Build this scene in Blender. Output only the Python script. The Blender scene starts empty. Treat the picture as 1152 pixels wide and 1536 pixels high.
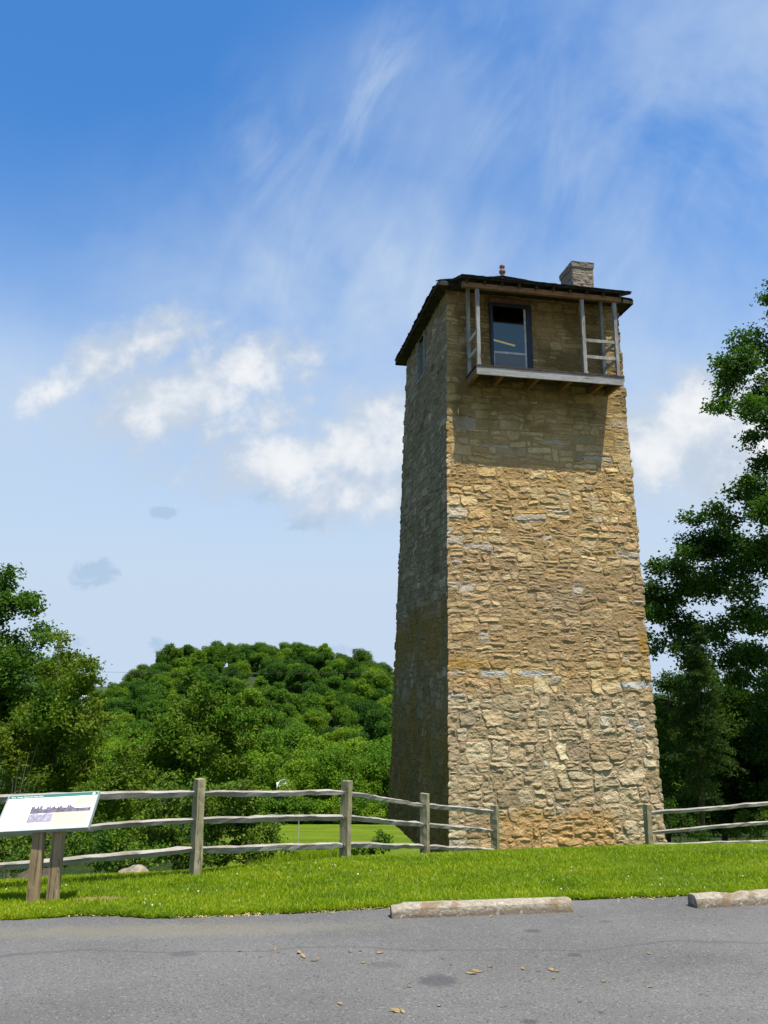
import bpy, math
import numpy as np
from mathutils import Matrix, Vector

# ------------------------------------------------------------------ camera, sky, sun, exposure
EYE = 1.6
FPX = 1152.0                      # focal length in pixels of a 1152 x 1536 picture
PITCH, ROLL = math.radians(12), math.radians(.2)
SC = bpy.context.scene
COL = SC.collection
F_ = np.array([0, math.cos(PITCH), math.sin(PITCH)])
U0 = np.array([0, -math.sin(PITCH), math.cos(PITCH)])
R0 = np.array([1.0, 0, 0])
RV = R0 * math.cos(ROLL) + U0 * math.sin(ROLL)
UV = -R0 * math.sin(ROLL) + U0 * math.cos(ROLL)
EYEV = np.array([0, 0, EYE])


def ray(px, py):
    return F_ + RV * (px - 576) / FPX + UV * (768 - py) / FPX


cam = bpy.data.cameras.new('camera')
cam.sensor_fit = 'VERTICAL'
cam.sensor_height = 36
cam.lens = FPX / 1536 * 36
cam.clip_start = .05
cam.clip_end = 8000
cob = bpy.data.objects.new('camera', cam)
cob.matrix_world = Matrix(((RV[0], UV[0], -F_[0], 0), (RV[1], UV[1], -F_[1], 0), (RV[2], UV[2], -F_[2], EYE), (0, 0, 0, 1)))
COL.objects.link(cob)
SC.camera = cob

SUN_DIR = Vector((.235, -.255, .94)).normalized()      # towards the sun: high, behind the camera on its right
sun = bpy.data.lights.new('sun', 'SUN')
sun.energy = 5.0
sun.angle = math.radians(.5)
sun.color = (1.0, .95, .86)
so = bpy.data.objects.new('sun', sun)
so.rotation_euler = SUN_DIR.to_track_quat('Z', 'Y').to_euler()
so.location = (10, -20, 40)
COL.objects.link(so)
SC.view_settings.view_transform = 'Standard'
SC.view_settings.look = 'None'
EXPO = .6
SC.view_settings.exposure = EXPO
SC.view_settings.gamma = 1.0
SC.cycles.max_bounces = 6
SC.cycles.transparent_max_bounces = 6
SC.cycles.use_denoising = True


class NT:
    """small node-tree helper"""

    def __init__(s, tree):
        s.t = tree
        s.n = tree.nodes
        s.n.clear()

    def new(s, kind, **kw):
        nd = s.n.new(kind)
        for k, v in kw.items():
            if k.startswith('i_'):
                k = k[2:]
                k = int(k) if k.isdigit() else k.replace('_', ' ')
                s.put(nd.inputs[k], v)
            else:
                setattr(nd, k, v)
        return nd

    def put(s, sock, v):
        if isinstance(v, bpy.types.NodeSocket):
            s.t.links.new(v, sock)
        elif v is not None:
            if sock.type == 'RGBA' and len(v) == 3:
                v = (*v, 1)
            sock.default_value = v

    def math(s, op, a, b=0.0, c=None, clamp=False):
        nd = s.new('ShaderNodeMath', operation=op, use_clamp=clamp)
        s.put(nd.inputs[0], a)
        s.put(nd.inputs[1], b)
        if c is not None:
            s.put(nd.inputs[2], c)
        return nd.outputs[0]

    def vmath(s, op, a, b=None, out=0):
        nd = s.new('ShaderNodeVectorMath', operation=op)
        s.put(nd.inputs[0], a)
        if b is not None:
            s.put(nd.inputs[3 if op == 'SCALE' else 1], b)
        return nd.outputs[out]

    def ramp(s, v, lo, hi, to0=0.0, to1=1.0, smooth=True):
        nd = s.new('ShaderNodeMapRange', interpolation_type='SMOOTHSTEP' if smooth else 'LINEAR')
        for i, q in enumerate((v, lo, hi, to0, to1)):
            s.put(nd.inputs[i], q)
        return nd.outputs[0]

    def mix(s, f, a, b, mode='MIX'):
        nd = s.new('ShaderNodeMix', data_type='RGBA', blend_type=mode)
        s.put(nd.inputs[0], f)
        s.put(nd.inputs[6], a)
        s.put(nd.inputs[7], b)
        return nd.outputs[2]

    def noise(s, vec, scale, detail=4.0, rough=.55, dist=0.0, out=0):
        nd = s.new('ShaderNodeTexNoise')
        s.put(nd.inputs['Vector'], vec)
        nd.inputs['Scale'].default_value = scale
        nd.inputs['Detail'].default_value = detail
        nd.inputs['Roughness'].default_value = rough
        nd.inputs['Distortion'].default_value = dist
        return nd.outputs[out]


def build_world():
    w = bpy.data.worlds.new('World')
    SC.world = w
    w.use_nodes = True
    t = NT(w.node_tree)
    out = t.new('ShaderNodeOutputWorld')
    bg = t.new('ShaderNodeBackground')
    bg.inputs[1].default_value = .10
    t.t.links.new(bg.outputs[0], out.inputs[0])
    sky = t.new('ShaderNodeTexSky')
    sky.sky_type = 'NISHITA'
    sky.sun_disc = False
    sky.sun_elevation = math.asin(SUN_DIR.z)
    sky.sun_rotation = math.atan2(SUN_DIR.x, SUN_DIR.y)
    sky.air_density = 1.0
    sky.dust_density = .6
    sky.ozone_density = 2.0
    hs = t.new('ShaderNodeHueSaturation')
    hs.inputs['Saturation'].default_value = 1.42
    hs.inputs['Hue'].default_value = .503
    hs.inputs['Value'].default_value = SKY_VALUE
    t.put(hs.inputs['Color'], sky.outputs[0])
    tc = t.new('ShaderNodeTexCoord')
    d = tc.outputs['Generated']
    sep = t.new('ShaderNodeSeparateXYZ')
    t.put(sep.inputs[0], d)
    y = t.math('MAXIMUM', sep.outputs[1], .02)
    front = t.ramp(sep.outputs[1], .05, .3)
    u = t.math('DIVIDE', sep.outputs[0], y)
    v = t.math('DIVIDE', sep.outputs[2], y)
    cmb = t.new('ShaderNodeCombineXYZ')
    t.put(cmb.inputs[0], u)
    t.put(cmb.inputs[1], v)
    uv = cmb.outputs[0]

    def blobs(lst):
        acc = None
        for px, py, rx, ry, rot, amp in lst:
            c = ray(px, py)
            c = (c[0] / c[1], c[2] / c[1], 0)
            mp = t.new('ShaderNodeMapping', vector_type='TEXTURE')
            t.put(mp.inputs[0], uv)
            mp.inputs[1].default_value = c
            mp.inputs[2].default_value = (0, 0, math.radians(rot))
            mp.inputs[3].default_value = (rx / FPX, ry / FPX, 1)
            ln = t.vmath('LENGTH', mp.outputs[0], out=1)
            b = t.ramp(ln, 0.0, 1.5, amp, 0.0)
            acc = b if acc is None else t.math('MAXIMUM', acc, b)
        return acc

    # hazy milk towards the horizon and thin veil on the right
    milk = t.ramp(sep.outputs[2], .04, .62, .96, 0.0)
    veil_n = t.noise(uv, 2.2, 5, .6, .4)
    veil = t.math('MULTIPLY', t.ramp(veil_n, .22, .70), blobs([(1200, 160, 640, 480, 0, .75), (1000, 520, 420, 330, 0, .55), (560, 430, 520, 300, 0, .62), (60, 560, 500, 180, 0, .35), (700, 180, 330, 260, 0, .45)]))
    # cirrus: noise pulled out along a leaning direction
    mp = t.new('ShaderNodeMapping', vector_type='TEXTURE')
    t.put(mp.inputs[0], uv)
    mp.inputs[2].default_value = (0, 0, math.radians(66))
    mp.inputs[3].default_value = (1.0, .34, 1)
    cn = t.noise(mp.outputs[0], 4.2, 8, .58, .9)
    cir = t.math('MULTIPLY', t.ramp(cn, .34, .85), blobs([(562, 150, 70, 230, -14, .5), (470, 260, 110, 240, -20, .32), (385, 230, 60, 170, 8, .34), (520, 380, 230, 170, 0, .36), (740, 60, 120, 160, -10, .34), (860, 250, 330, 300, 0, .25)]))
    thin = t.math('ADD', t.math('ADD', t.math('ADD', milk, .07), veil), cir, clamp=True)
    # cumulus
    big = blobs([(75, 585, 70, 40, 35, .9), (150, 545, 130, 62, 28, 1.0), (230, 515, 120, 66, 24, 1.0), (265, 600, 190, 95, 16, 1.1), (375, 552, 150, 74, 8, 1.0), (220, 632, 110, 44, 0, .8), (330, 640, 140, 60, 0, .85), (400, 625, 130, 60, 10, .8), (300, 540, 110, 50, 10, .8),
                 (430, 690, 220, 70, 8, 1.05), (545, 668, 140, 100, 40, 1.15), (620, 660, 120, 110, 0, 1.15), (540, 735, 200, 70, 0, 1.0), (462, 604, 24, 24, 0, .75), (412, 622, 22, 18, 0, .65),
                 (1030, 650, 160, 100, 25, 1.25), (1075, 610, 110, 80, 20, 1.3), (970, 670, 80, 95, 0, 1.2), (1085, 700, 150, 80, 0, 1.15), (1180, 640, 150, 140, 0, 1.2)])
    n1 = t.noise(uv, 13.0, 9, .6, .25)
    n2 = t.noise(uv, 34.0, 6, .6, .2)
    dens = t.math('ADD', big, t.math('ADD', t.math('MULTIPLY', t.math('SUBTRACT', n1, .5), 1.55), t.math('MULTIPLY', t.math('SUBTRACT', n2, .5), .75)))
    cum = t.math('MULTIPLY', t.ramp(dens, .16, .98), t.ramp(big, .02, .3))
    # small blue-grey scraps below the bright clouds
    lo = blobs([(140, 860, 56, 30, 0, 1.0), (247, 768, 26, 13, 0, .85), (462, 782, 60, 24, 8, .8), (120, 966, 24, 16, 0, .6), (230, 966, 60, 14, 10, .6), (500, 975, 60, 12, 0, .5), (400, 745, 60, 30, 0, .55)])
    dlo = t.math('ADD', lo, t.math('MULTIPLY', t.math('SUBTRACT', t.noise(uv, 21.0, 8, .65, .3), .5), 2.4))
    scr = t.math('MULTIPLY', t.ramp(dlo, .36, .8), t.math('MULTIPLY', t.ramp(lo, .02, .3), .8))
    k = 1 / .10 / 2 ** EXPO
    thin_c = tuple(a * k for a in THIN)
    back = t.ramp(sep.outputs[1], -.3, -.05, 1, 0)
    thin_b = t.math('MULTIPLY', t.math('ADD', t.math('MULTIPLY', milk, .5), t.math('MULTIPLY', t.ramp(t.noise(d, 2.6, 5, .6, .5), .35, .7), .45)), back)
    c = t.mix(t.math('ADD', t.math('MULTIPLY', thin, front), thin_b, clamp=True), hs.outputs[0], thin_c)
    c = t.mix(t.math('MULTIPLY', scr, front), c, tuple(a * k for a in SCRAP))
    shade = t.ramp(t.math('ADD', t.noise(uv, 9.0, 5, .55, .2), t.math('MULTIPLY', t.math('SUBTRACT', dens, .9), .35)), .35, .72)
    cc = t.mix(shade, tuple(a * k for a in CLOUD_LO), tuple(a * k for a in CLOUD_HI))
    c = t.mix(t.math('MULTIPLY', t.math('MULTIPLY', cum, .93), front), c, cc)
    t.put(bg.inputs[0], c)


SKY_VALUE = 1.42
THIN = (.57, .695, .86)
SCRAP = (.42, .57, .76)
CLOUD_LO = (.55, .64, .76)
CLOUD_HI = (.92, .93, .94)
build_world()


# ------------------------------------------------------------------ small tools
def tag(o, label=None, cat=None, group=None, kind=None):
    if label:
        o['label'] = label
    if cat:
        o['category'] = cat
    if group:
        o['group'] = group
    if kind:
        o['kind'] = kind
    return o


def empty(name, loc, rz=0.0, label=None, cat=None, group=None):
    o = bpy.data.objects.new(name, None)
    o.location = loc
    o.rotation_euler = (0, 0, rz)
    COL.objects.link(o)
    return tag(o, label, cat, group)


def np_mesh(name, V, polys, smooth=False, col=None, mat_idx=None):
    """V (n,3); polys: list of int arrays (m,k)"""
    me = bpy.data.meshes.new(name)
    V = np.asarray(V, dtype=np.float32)
    polys = [np.asarray(p, dtype=np.int32) for p in polys if len(p)]
    nl = sum(p.size for p in polys)
    nf = sum(len(p) for p in polys)
    me.vertices.add(len(V))
    me.vertices.foreach_set('co', V.ravel())
    me.loops.add(nl)
    me.loops.foreach_set('vertex_index', np.concatenate([p.ravel() for p in polys]))
    me.polygons.add(nf)
    tot = np.concatenate([np.full(len(p), p.shape[1], np.int32) for p in polys])
    me.polygons.foreach_set('loop_start', np.concatenate([[0], np.cumsum(tot)[:-1]]).astype(np.int32))
    me.polygons.foreach_set('use_smooth', np.full(nf, bool(smooth)))
    if mat_idx is not None:
        me.polygons.foreach_set('material_index', np.asarray(mat_idx, dtype=np.int32))
    me.update(calc_edges=True)
    if col is not None:
        ca = me.color_attributes.new('Col', 'FLOAT_COLOR', 'POINT')
        c4 = np.ones((len(V), 4), np.float32)
        c4[:, :3] = col
        ca.data.foreach_set('color', c4.ravel())
    return me


def link(name, me, mats, parent=None):
    o = bpy.data.objects.new(name, me)
    for m in (mats if isinstance(mats, (list, tuple)) else [mats]):
        me.materials.append(m)
    COL.objects.link(o)
    if parent is not None:
        o.parent = parent
    return o


class MB:
    """collects simple shapes into one mesh"""

    def __init__(s):
        s.V, s.P, s.n = [], [], 0

    def add(s, V, F):
        V = np.asarray(V, float)
        s.V.append(V)
        for f in F:
            f = np.asarray(f, np.int32)
            if f.ndim == 1:
                f = f[None]
            s.P.append(f + s.n)
        s.n += len(V)
        return s

    def hexa(s, c8):
        return s.add(c8, [np.array([[0, 3, 2, 1], [4, 5, 6, 7], [0, 1, 5, 4], [1, 2, 6, 5], [2, 3, 7, 6], [3, 0, 4, 7]])])

    def box(s, a, b):
        (x0, y0, z0), (x1, y1, z1) = a, b
        return s.hexa([(x0, y0, z0), (x1, y0, z0), (x1, y1, z0), (x0, y1, z0), (x0, y0, z1), (x1, y0, z1), (x1, y1, z1), (x0, y1, z1)])

    def bar(s, p, q, w, h, up=(0, 0, 1), n=1, jit=0.0, rng=None, taper=None):
        """bar of section w x h from p to q, optionally split and roughened"""
        p, q, up = np.array(p, float), np.array(q, float), np.array(up, float)
        d = (q - p) / np.linalg.norm(q - p)
        sx = np.cross(d, up)
        sx /= np.linalg.norm(sx)
        uz = np.cross(sx, d)
        V, F = [], []
        for i in range(n + 1):
            t = i / n
            k = 1.0 if taper is None else taper(t)
            for a, b in ((-1, -1), (1, -1), (1, 1), (-1, 1)):
                j = rng.normal(0, jit, 3) if rng is not None and jit else 0
                V.append(p + (q - p) * t + sx * a * w / 2 * (.6 + .4 * k if taper else 1) + uz * b * h / 2 * k + j)
        for i in range(n):
            for k in range(4):
                a, b = i * 4 + k, i * 4 + (k + 1) % 4
                F.append((a, b, b + 4, a + 4))
        F.append((3, 2, 1, 0))
        m = n * 4
        F.append((m, m + 1, m + 2, m + 3))
        return s.add(V, [np.array(F)])

    def tube(s, pts, rad, sides=6):
        V, Q = tube(pts, rad, sides)
        return s.add(V, [Q])

    def mesh(s, name, smooth=False):
        by = {}
        for p in s.P:
            by.setdefault(p.shape[1], []).append(p)
        return np_mesh(name, np.concatenate(s.V), [np.concatenate(v) for v in by.values()], smooth)

    def build(s, name, mat, parent=None, smooth=False, bevel=0.0):
        o = link(name, s.mesh(name, smooth), mat, parent)
        if bevel:
            b = o.modifiers.new('bevel', 'BEVEL')
            b.width = bevel
            b.segments = 2
            b.limit_method = 'ANGLE'
        return o


def tube(pts, rad, sides=6):
    pts = np.asarray(pts, float)
    rad = np.broadcast_to(np.asarray(rad, float), (len(pts),))
    d = np.gradient(pts, axis=0)
    d /= np.linalg.norm(d, axis=1)[:, None] + 1e-9
    ref = np.where(np.abs(d[:, 2:3]) > .9, np.array([[1.0, 0, 0]]), np.array([[0, 0, 1.0]]))
    a = np.cross(d, ref)
    a /= np.linalg.norm(a, axis=1)[:, None] + 1e-9
    b = np.cross(d, a)
    th = np.arange(sides) / sides * 2 * np.pi
    V = (pts[:, None] + rad[:, None, None] * (a[:, None] * np.cos(th)[None, :, None] + b[:, None] * np.sin(th)[None, :, None])).reshape(-1, 3)
    i = np.arange(len(pts) - 1)[:, None] * sides
    k = np.arange(sides)[None]
    k2 = (k + 1) % sides
    Q = np.stack([i + k, i + k2, i + sides + k2, i + sides + k], -1).reshape(-1, 4)
    return V, Q


def hash2(ix, iy, seed):
    h = (ix.astype(np.int64) * 374761393 + iy.astype(np.int64) * 668265263 + seed * 1442695041) & 0xffffffff
    h = ((h ^ (h >> 13)) * 1274126177) & 0xffffffff
    return ((h ^ (h >> 16)) & 0xffffff) / float(0xffffff)


def vnoise(x, y, seed=0):
    ix, iy = np.floor(x), np.floor(y)
    fx, fy = x - ix, y - iy
    fx, fy = fx * fx * (3 - 2 * fx), fy * fy * (3 - 2 * fy)
    a, b = hash2(ix, iy, seed), hash2(ix + 1, iy, seed)
    c, d = hash2(ix, iy + 1, seed), hash2(ix + 1, iy + 1, seed)
    return (a + (b - a) * fx) * (1 - fy) + (c + (d - c) * fx) * fy


def fbm(x, y, seed=0, oct=4, gain=.5):
    s, a, n = 0.0, 1.0, 0.0
    for o in range(oct):
        s = s + a * vnoise(x * 2 ** o + 17.3 * o, y * 2 ** o - 9.1 * o, seed + o)
        n += a
        a *= gain
    return s / n


def sstep(a, b, x):
    t = np.clip((np.asarray(x, float) - a) / (b - a), 0, 1)
    return t * t * (3 - 2 * t)


def grid_mesh(name, X, Y, Z, smooth=True):
    ny, nx = X.shape
    V = np.stack([X, Y, Z], -1).reshape(-1, 3)
    i = np.arange(ny - 1)[:, None] * nx + np.arange(nx - 1)[None]
    return np_mesh(name, V, [np.stack([i, i + 1, i + nx + 1, i + nx], -1).reshape(-1, 4)], smooth)


# ------------------------------------------------------------------ materials
MATS = {}


def material(name):
    m = bpy.data.materials.new(name)
    m.use_nodes = True
    t = NT(m.node_tree)
    out = t.new('ShaderNodeOutputMaterial')
    p = t.new('ShaderNodeBsdfPrincipled')
    t.t.links.new(p.outputs[0], out.inputs[0])
    MATS[name] = m
    return m, t, p, out


def bump(t, p, h, strength, dist):
    b = t.new('ShaderNodeBump')
    b.inputs['Strength'].default_value = strength
    b.inputs['Distance'].default_value = dist
    t.put(b.inputs['Height'], h)
    t.t.links.new(b.outputs[0], p.inputs['Normal'])


def pos(t):
    return t.new('ShaderNodeNewGeometry').outputs['Position']


def objco(t):
    return t.new('ShaderNodeTexCoord').outputs['Object']


def wood_mat(name, c0, c1, c2, axis_scale=(1, 1, 1), rough=.85, var=.5):
    """weathered wood: streaks along the long axis (object z unless scaled), cracks and blotches"""
    m, t, p, _ = material(name)
    co = objco(t)
    mp = t.new('ShaderNodeMapping')
    t.put(mp.inputs[0], co)
    mp.inputs[3].default_value = axis_scale
    streak = t.noise(mp.outputs[0], 9, 6, .65, .6)
    blot = t.noise(co, 2.3, 4, .6)
    crack = t.ramp(t.noise(mp.outputs[0], 21, 3, .6, 1.0), .60, .68)
    c = t.mix(t.ramp(streak, .3, .7), c0, c1)
    c = t.mix(t.math('MULTIPLY', t.ramp(blot, .42, .72), var), c, c2)
    c = t.mix(t.math('MULTIPLY', crack, .55), c, tuple(a * .25 for a in c0))
    t.put(p.inputs['Base Color'], c)
    p.inputs['Roughness'].default_value = rough
    p.inputs['Specular IOR Level'].default_value = .25
    bump(t, p, t.math('SUBTRACT', streak, t.math('MULTIPLY', crack, .8)), .6, .02)
    return m


def flat_mat(name, c, rough=.8, spec=.3, var=.25, scale=6, bmp=.15):
    m, t, p, _ = material(name)
    n = t.noise(objco(t), scale, 5, .6)
    t.put(p.inputs['Base Color'], t.mix(t.ramp(n, .3, .75), tuple(a * (1 - var) for a in c), tuple(min(1, a * (1 + var)) for a in c)))
    p.inputs['Roughness'].default_value = rough
    p.inputs['Specular IOR Level'].default_value = spec
    if bmp:
        bump(t, p, t.noise(objco(t), scale * 6, 4, .6), bmp, .02)
    return m


def leaf_mat(name, dark, mid, light, patch=None, patch_amt=.0, patch_scale=.35, trans=.35, per_object=0.0, rough=.55, spec=.14):
    dark, mid, light = [tuple(min(.4, a * b) for a, b in zip(c_, (1.34, 1.32, .8))) for c_ in (dark, mid, light)]
    m, t, p, out = material(name)
    g = t.new('ShaderNodeNewGeometry')
    r = g.outputs['Random Per Island']
    nz = t.noise(g.outputs['Position'], patch_scale * 2.2, 3, .6)
    k = t.math('ADD', t.math('MULTIPLY', r, .55), t.math('MULTIPLY', t.ramp(nz, .3, .7), .45))
    if per_object:
        oi = t.new('ShaderNodeObjectInfo')
        k = t.math('ADD', t.math('MULTIPLY', k, 1 - per_object), t.math('MULTIPLY', oi.outputs['Random'], per_object))
    c = t.mix(t.ramp(k, .1, .5, smooth=False), dark, mid)
    c = t.mix(t.ramp(k, .55, .95, smooth=False), c, light)
    if patch:
        pn = t.noise(g.outputs['Position'], patch_scale, 3, .55)
        c = t.mix(t.math('MULTIPLY', t.ramp(t.math('ADD', pn, t.math('MULTIPLY', r, .25)), .48, .72), patch_amt), c, patch)
    t.put(p.inputs['Base Color'], c)
    p.inputs['Roughness'].default_value = rough
    p.inputs['Specular IOR Level'].default_value = spec
    tr = t.new('ShaderNodeBsdfTranslucent')
    t.put(tr.inputs[0], t.mix(1.0, c, (1.25, 1.35, .55), 'MULTIPLY'))
    mx = t.new('ShaderNodeMixShader')
    mx.inputs[0].default_value = trans
    t.t.links.new(p.outputs[0], mx.inputs[1])
    t.t.links.new(tr.outputs[0], mx.inputs[2])
    t.t.links.new(mx.outputs[0], out.inputs[0])
    return m


# stone wall (colour per stone in the mesh, fine grain here)
m, t, p, _ = material('stone')
ca = t.new('ShaderNodeVertexColor', layer_name='Col')
n = t.noise(objco(t), 22, 6, .65)
n2 = t.noise(objco(t), 90, 3, .6)
c = t.mix(t.ramp(n, .28, .72), (.78, .76, .72), (1.18, 1.18, 1.18))
c = t.mix(1.0, ca.outputs[0], c, 'MULTIPLY')
c = t.mix(t.math('MULTIPLY', t.ramp(n2, .62, .72), .5), c, (.12, .095, .06))
t.put(p.inputs['Base Color'], c)
p.inputs['Roughness'].default_value = .95
p.inputs['Specular IOR Level'].default_value = .15
bump(t, p, t.math('ADD', n, t.math('MULTIPLY', n2, .35)), .75, .03)
STONE = m

# asphalt
m, t, p, _ = material('asphalt')
co = pos(t)
big = t.noise(co, .55, 5, .6)
grit = t.noise(co, 95, 2, .7)
vor = t.new('ShaderNodeTexVoronoi')
vor.inputs['Scale'].default_value = 75
t.put(vor.inputs['Vector'], co)
c = t.mix(t.ramp(big, .3, .7), (.118, .113, .103), (.154, .148, .136))
c = t.mix(t.ramp(grit, .35, .75), t.mix(1.0, c, (.76, .76, .76), 'MULTIPLY'), t.mix(1.0, c, (1.2, 1.2, 1.2), 'MULTIPLY'))
vr = t.new('ShaderNodeSeparateColor')
t.put(vr.inputs[0], vor.outputs['Color'])
c = t.mix(t.math('MULTIPLY', t.ramp(vr.outputs[0], .90, .97), .32), c, (.34, .32, .29))
c = t.mix(t.math('MULTIPLY', t.ramp(vr.outputs[1], .9, .96), .6), c, (.03, .03, .03))


def spot(cx, cy, rx, ry, lo=.55, hi=1.2):
    mp = t.new('ShaderNodeMapping', vector_type='TEXTURE')
    t.put(mp.inputs[0], co)
    mp.inputs[1].default_value = (cx, cy, 0)
    mp.inputs[3].default_value = (rx, ry, 60)
    ln = t.vmath('LENGTH', mp.outputs[0], out=1)
    ln = t.math('ADD', ln, t.math('MULTIPLY', t.math('SUBTRACT', t.noise(co, 5, 5, .65), .5), 1.3))
    return t.ramp(ln, lo, hi, 1, 0)


def on_plane(px, py):
    d = ray(px, py)
    k = EYE / (-d[2] - SLOPE * d[1] + CROSS * d[0])
    q = EYEV + d * k
    return q


SLOPE, CROSS = .096, .02
for px, py, rx, ry, a in ((655, 1472, .16, .19, .55), (575, 1448, .14, .1, .3), (800, 1397, .09, .09, .5), (862, 1433, .06, .07, .5), (275, 1432, .12, .1, .35), (908, 1383, .08, .05, .4), (795, 1533, .06, .05, .6), (1040, 1440, .5, .25, .12)):
    q = on_plane(px, py)
    c = t.mix(t.math('MULTIPLY', spot(q[0], q[1], rx, ry), a), c, (.035, .035, .038))
# pale dusty drift along the edge of the grass on the left
q = on_plane(300, 1392)
c = t.mix(t.math('MULTIPLY', spot(q[0] - .4, q[1] - .1, 2.2, .35, .3, 1.3), .35), c, (.22, .20, .12))
# a hairline crack
cr = t.new('ShaderNodeMapping')
t.put(cr.inputs[0], co)
cw = t.new('ShaderNodeTexWave', wave_type='BANDS', bands_direction='Y')
t.put(cw.inputs[0], co)
cw.inputs['Scale'].default_value = .11
cw.inputs['Distortion'].default_value = 3.5
cw.inputs['Detail'].default_value = 5
cw.inputs['Detail Scale'].default_value = 1.6
c = t.mix(t.math('MULTIPLY', t.ramp(cw.outputs[0], .9985, .9997), .35), c, (.05, .05, .05))
t.put(p.inputs['Base Color'], c)
p.inputs['Roughness'].default_value = .88
p.inputs['Specular IOR Level'].default_value = .3
bump(t, p, t.math('ADD', grit, t.math('MULTIPLY', vr.outputs[2], .6)), .55, .012)
ASPHALT = m

# turf below the blades
m, t, p, _ = material('turf')
co = pos(t)
a = t.noise(co, 1.1, 5, .6)
b = t.noise(co, 14, 5, .7)
c = t.mix(t.ramp(a, .3, .7), (.075, .125, .005), (.135, .185, .008))
c = t.mix(t.math('MULTIPLY', t.ramp(b, .45, .75), .6), c, (.03, .07, .006))
q = on_plane(142, 1352)
c = t.mix(spot(q[0], q[1], .42, .17, .6, 1.2), c, (.27, .17, .085))
t.put(p.inputs['Base Color'], c)
p.inputs['Roughness'].default_value = .9
p.inputs['Specular IOR Level'].default_value = .1
bump(t, p, b, 1.0, .06)
TURF = m

m, t, p, _ = material('meadow')
co = pos(t)
a = t.noise(co, .16, 5, .6)
b = t.noise(co, 2.6, 6, .7)
mp = t.new('ShaderNodeMapping')
t.put(mp.inputs[0], co)
mp.inputs[3].default_value = (.12, .5, 1)
s_ = t.noise(mp.outputs[0], 1.0, 3, .5)
c = t.mix(t.ramp(a, .3, .7), (.105, .165, .007), (.175, .235, .011))
c = t.mix(t.math('MULTIPLY', t.ramp(s_, .5, .7), .35), c, (.21, .24, .06))
c = t.mix(t.math('MULTIPLY', t.ramp(b, .42, .75), .6), c, (.045, .10, .008))
sp_ = t.new('ShaderNodeSeparateXYZ')
t.put(sp_.inputs[0], co)
woods = t.math('MAXIMUM', t.ramp(sp_.outputs[1], 112, 122), t.math('MAXIMUM', t.ramp(sp_.outputs[0], 6, 12), t.ramp(t.math('SUBTRACT', t.math('MULTIPLY', sp_.outputs[1], -.16), sp_.outputs[0]), .5, 4)))
c = t.mix(woods, c, t.mix(t.ramp(b, .3, .7), (.018, .035, .008), (.045, .07, .015)))
t.put(p.inputs['Base Color'], c)
p.inputs['Roughness'].default_value = .95
p.inputs['Specular IOR Level'].default_value = .05
bump(t, p, b, 1.0, .35)
MEADOW = m

m, t, p, _ = material('woodland_floor')
co = pos(t)
b = t.noise(co, .35, 6, .7)
t.put(p.inputs['Base Color'], t.mix(t.ramp(b, .3, .7), (.014, .035, .008), (.04, .075, .014)))
p.inputs['Roughness'].default_value = 1
bump(t, p, b, 1.0, 2.5)
WOODS = m

m, t, p, _ = material('grass_blade')
g = t.new('ShaderNodeNewGeometry')
r = g.outputs['Random Per Island']
nz = t.noise(g.outputs['Position'], .9, 4, .6)
nz2 = t.noise(g.outputs['Position'], 5.0, 3, .6)
k = t.math('ADD', t.math('MULTIPLY', r, .30), t.math('ADD', t.math('MULTIPLY', t.ramp(nz, .34, .66), .42), t.math('MULTIPLY', t.ramp(nz2, .32, .68), .28)))
c = t.mix(t.ramp(k, .15, .5, smooth=False), (.118, .205, .003), (.215, .310, .004))
c = t.mix(t.ramp(k, .55, .9, smooth=False), c, (.30, .35, .010))
c = t.mix(t.ramp(r, .965, .97), c, (.36, .33, .12))
t.put(p.inputs['Base Color'], c)
p.inputs['Roughness'].default_value = .6
p.inputs['Specular IOR Level'].default_value = .2
tr = t.new('ShaderNodeBsdfTranslucent')
t.put(tr.inputs[0], t.mix(1.0, c, (1.2, 1.25, .6), 'MULTIPLY'))
mx = t.new('ShaderNodeMixShader')
mx.inputs[0].default_value = .35
t.t.links.new(p.outputs[0], mx.inputs[1])
t.t.links.new(tr.outputs[0], mx.inputs[2])
t.t.links.new(mx.outputs[0], _.inputs[0])
BLADE = m

GREYWOOD = wood_mat('grey_weathered_wood', (.34, .32, .27), (.52, .50, .44), (.24, .20, .13), (1, 1, .12))
RAILWOOD = wood_mat('split_rail_wood', (.21, .19, .155), (.40, .37, .31), (.15, .115, .06), (.1, 1, 1))
POSTWOOD = wood_mat('fence_post_wood', (.20, .17, .095), (.33, .285, .17), (.14, .13, .045), (1, 1, .08))
SIGNWOOD = wood_mat('sign_post_wood', (.24, .17, .085), (.37, .275, .145), (.15, .105, .05), (1, 1, .06))
BALCWOOD = wood_mat('silvered_balcony_wood', (.20, .19, .17), (.31, .295, .265), (.13, .115, .09), (1, 1, .12))
DECKWOOD = wood_mat('silvered_deck_wood', (.235, .225, .205), (.335, .32, .29), (.17, .155, .13), (.12, 1, 1))
BROWNWOOD = wood_mat('brown_joist_wood', (.17, .085, .04), (.26, .13, .06), (.10, .06, .035), (1, .12, 1))
SHAKE = flat_mat('dark_roof_shakes', (.035, .032, .028), .9, .2, .5, 5, .5)
SOFFIT = flat_mat('dark_soffit_wood', (.045, .035, .025), .9, .1, .4, 4, .2)
DARKFRAME = flat_mat('dark_blue_paint', (.022, .026, .036), .6, .3, .3, 8, .05)
PALEFRAME = flat_mat('pale_grey_paint', (.40, .39, .35), .7, .3, .25, 9, .05)
SHUTTER = flat_mat('grey_green_shutter', (.10, .115, .10), .7, .3, .25, 7, .1)
ROOMDARK = flat_mat('dark_interior', (.05, .05, .05), .9, .1, .2, 3, 0)
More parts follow.
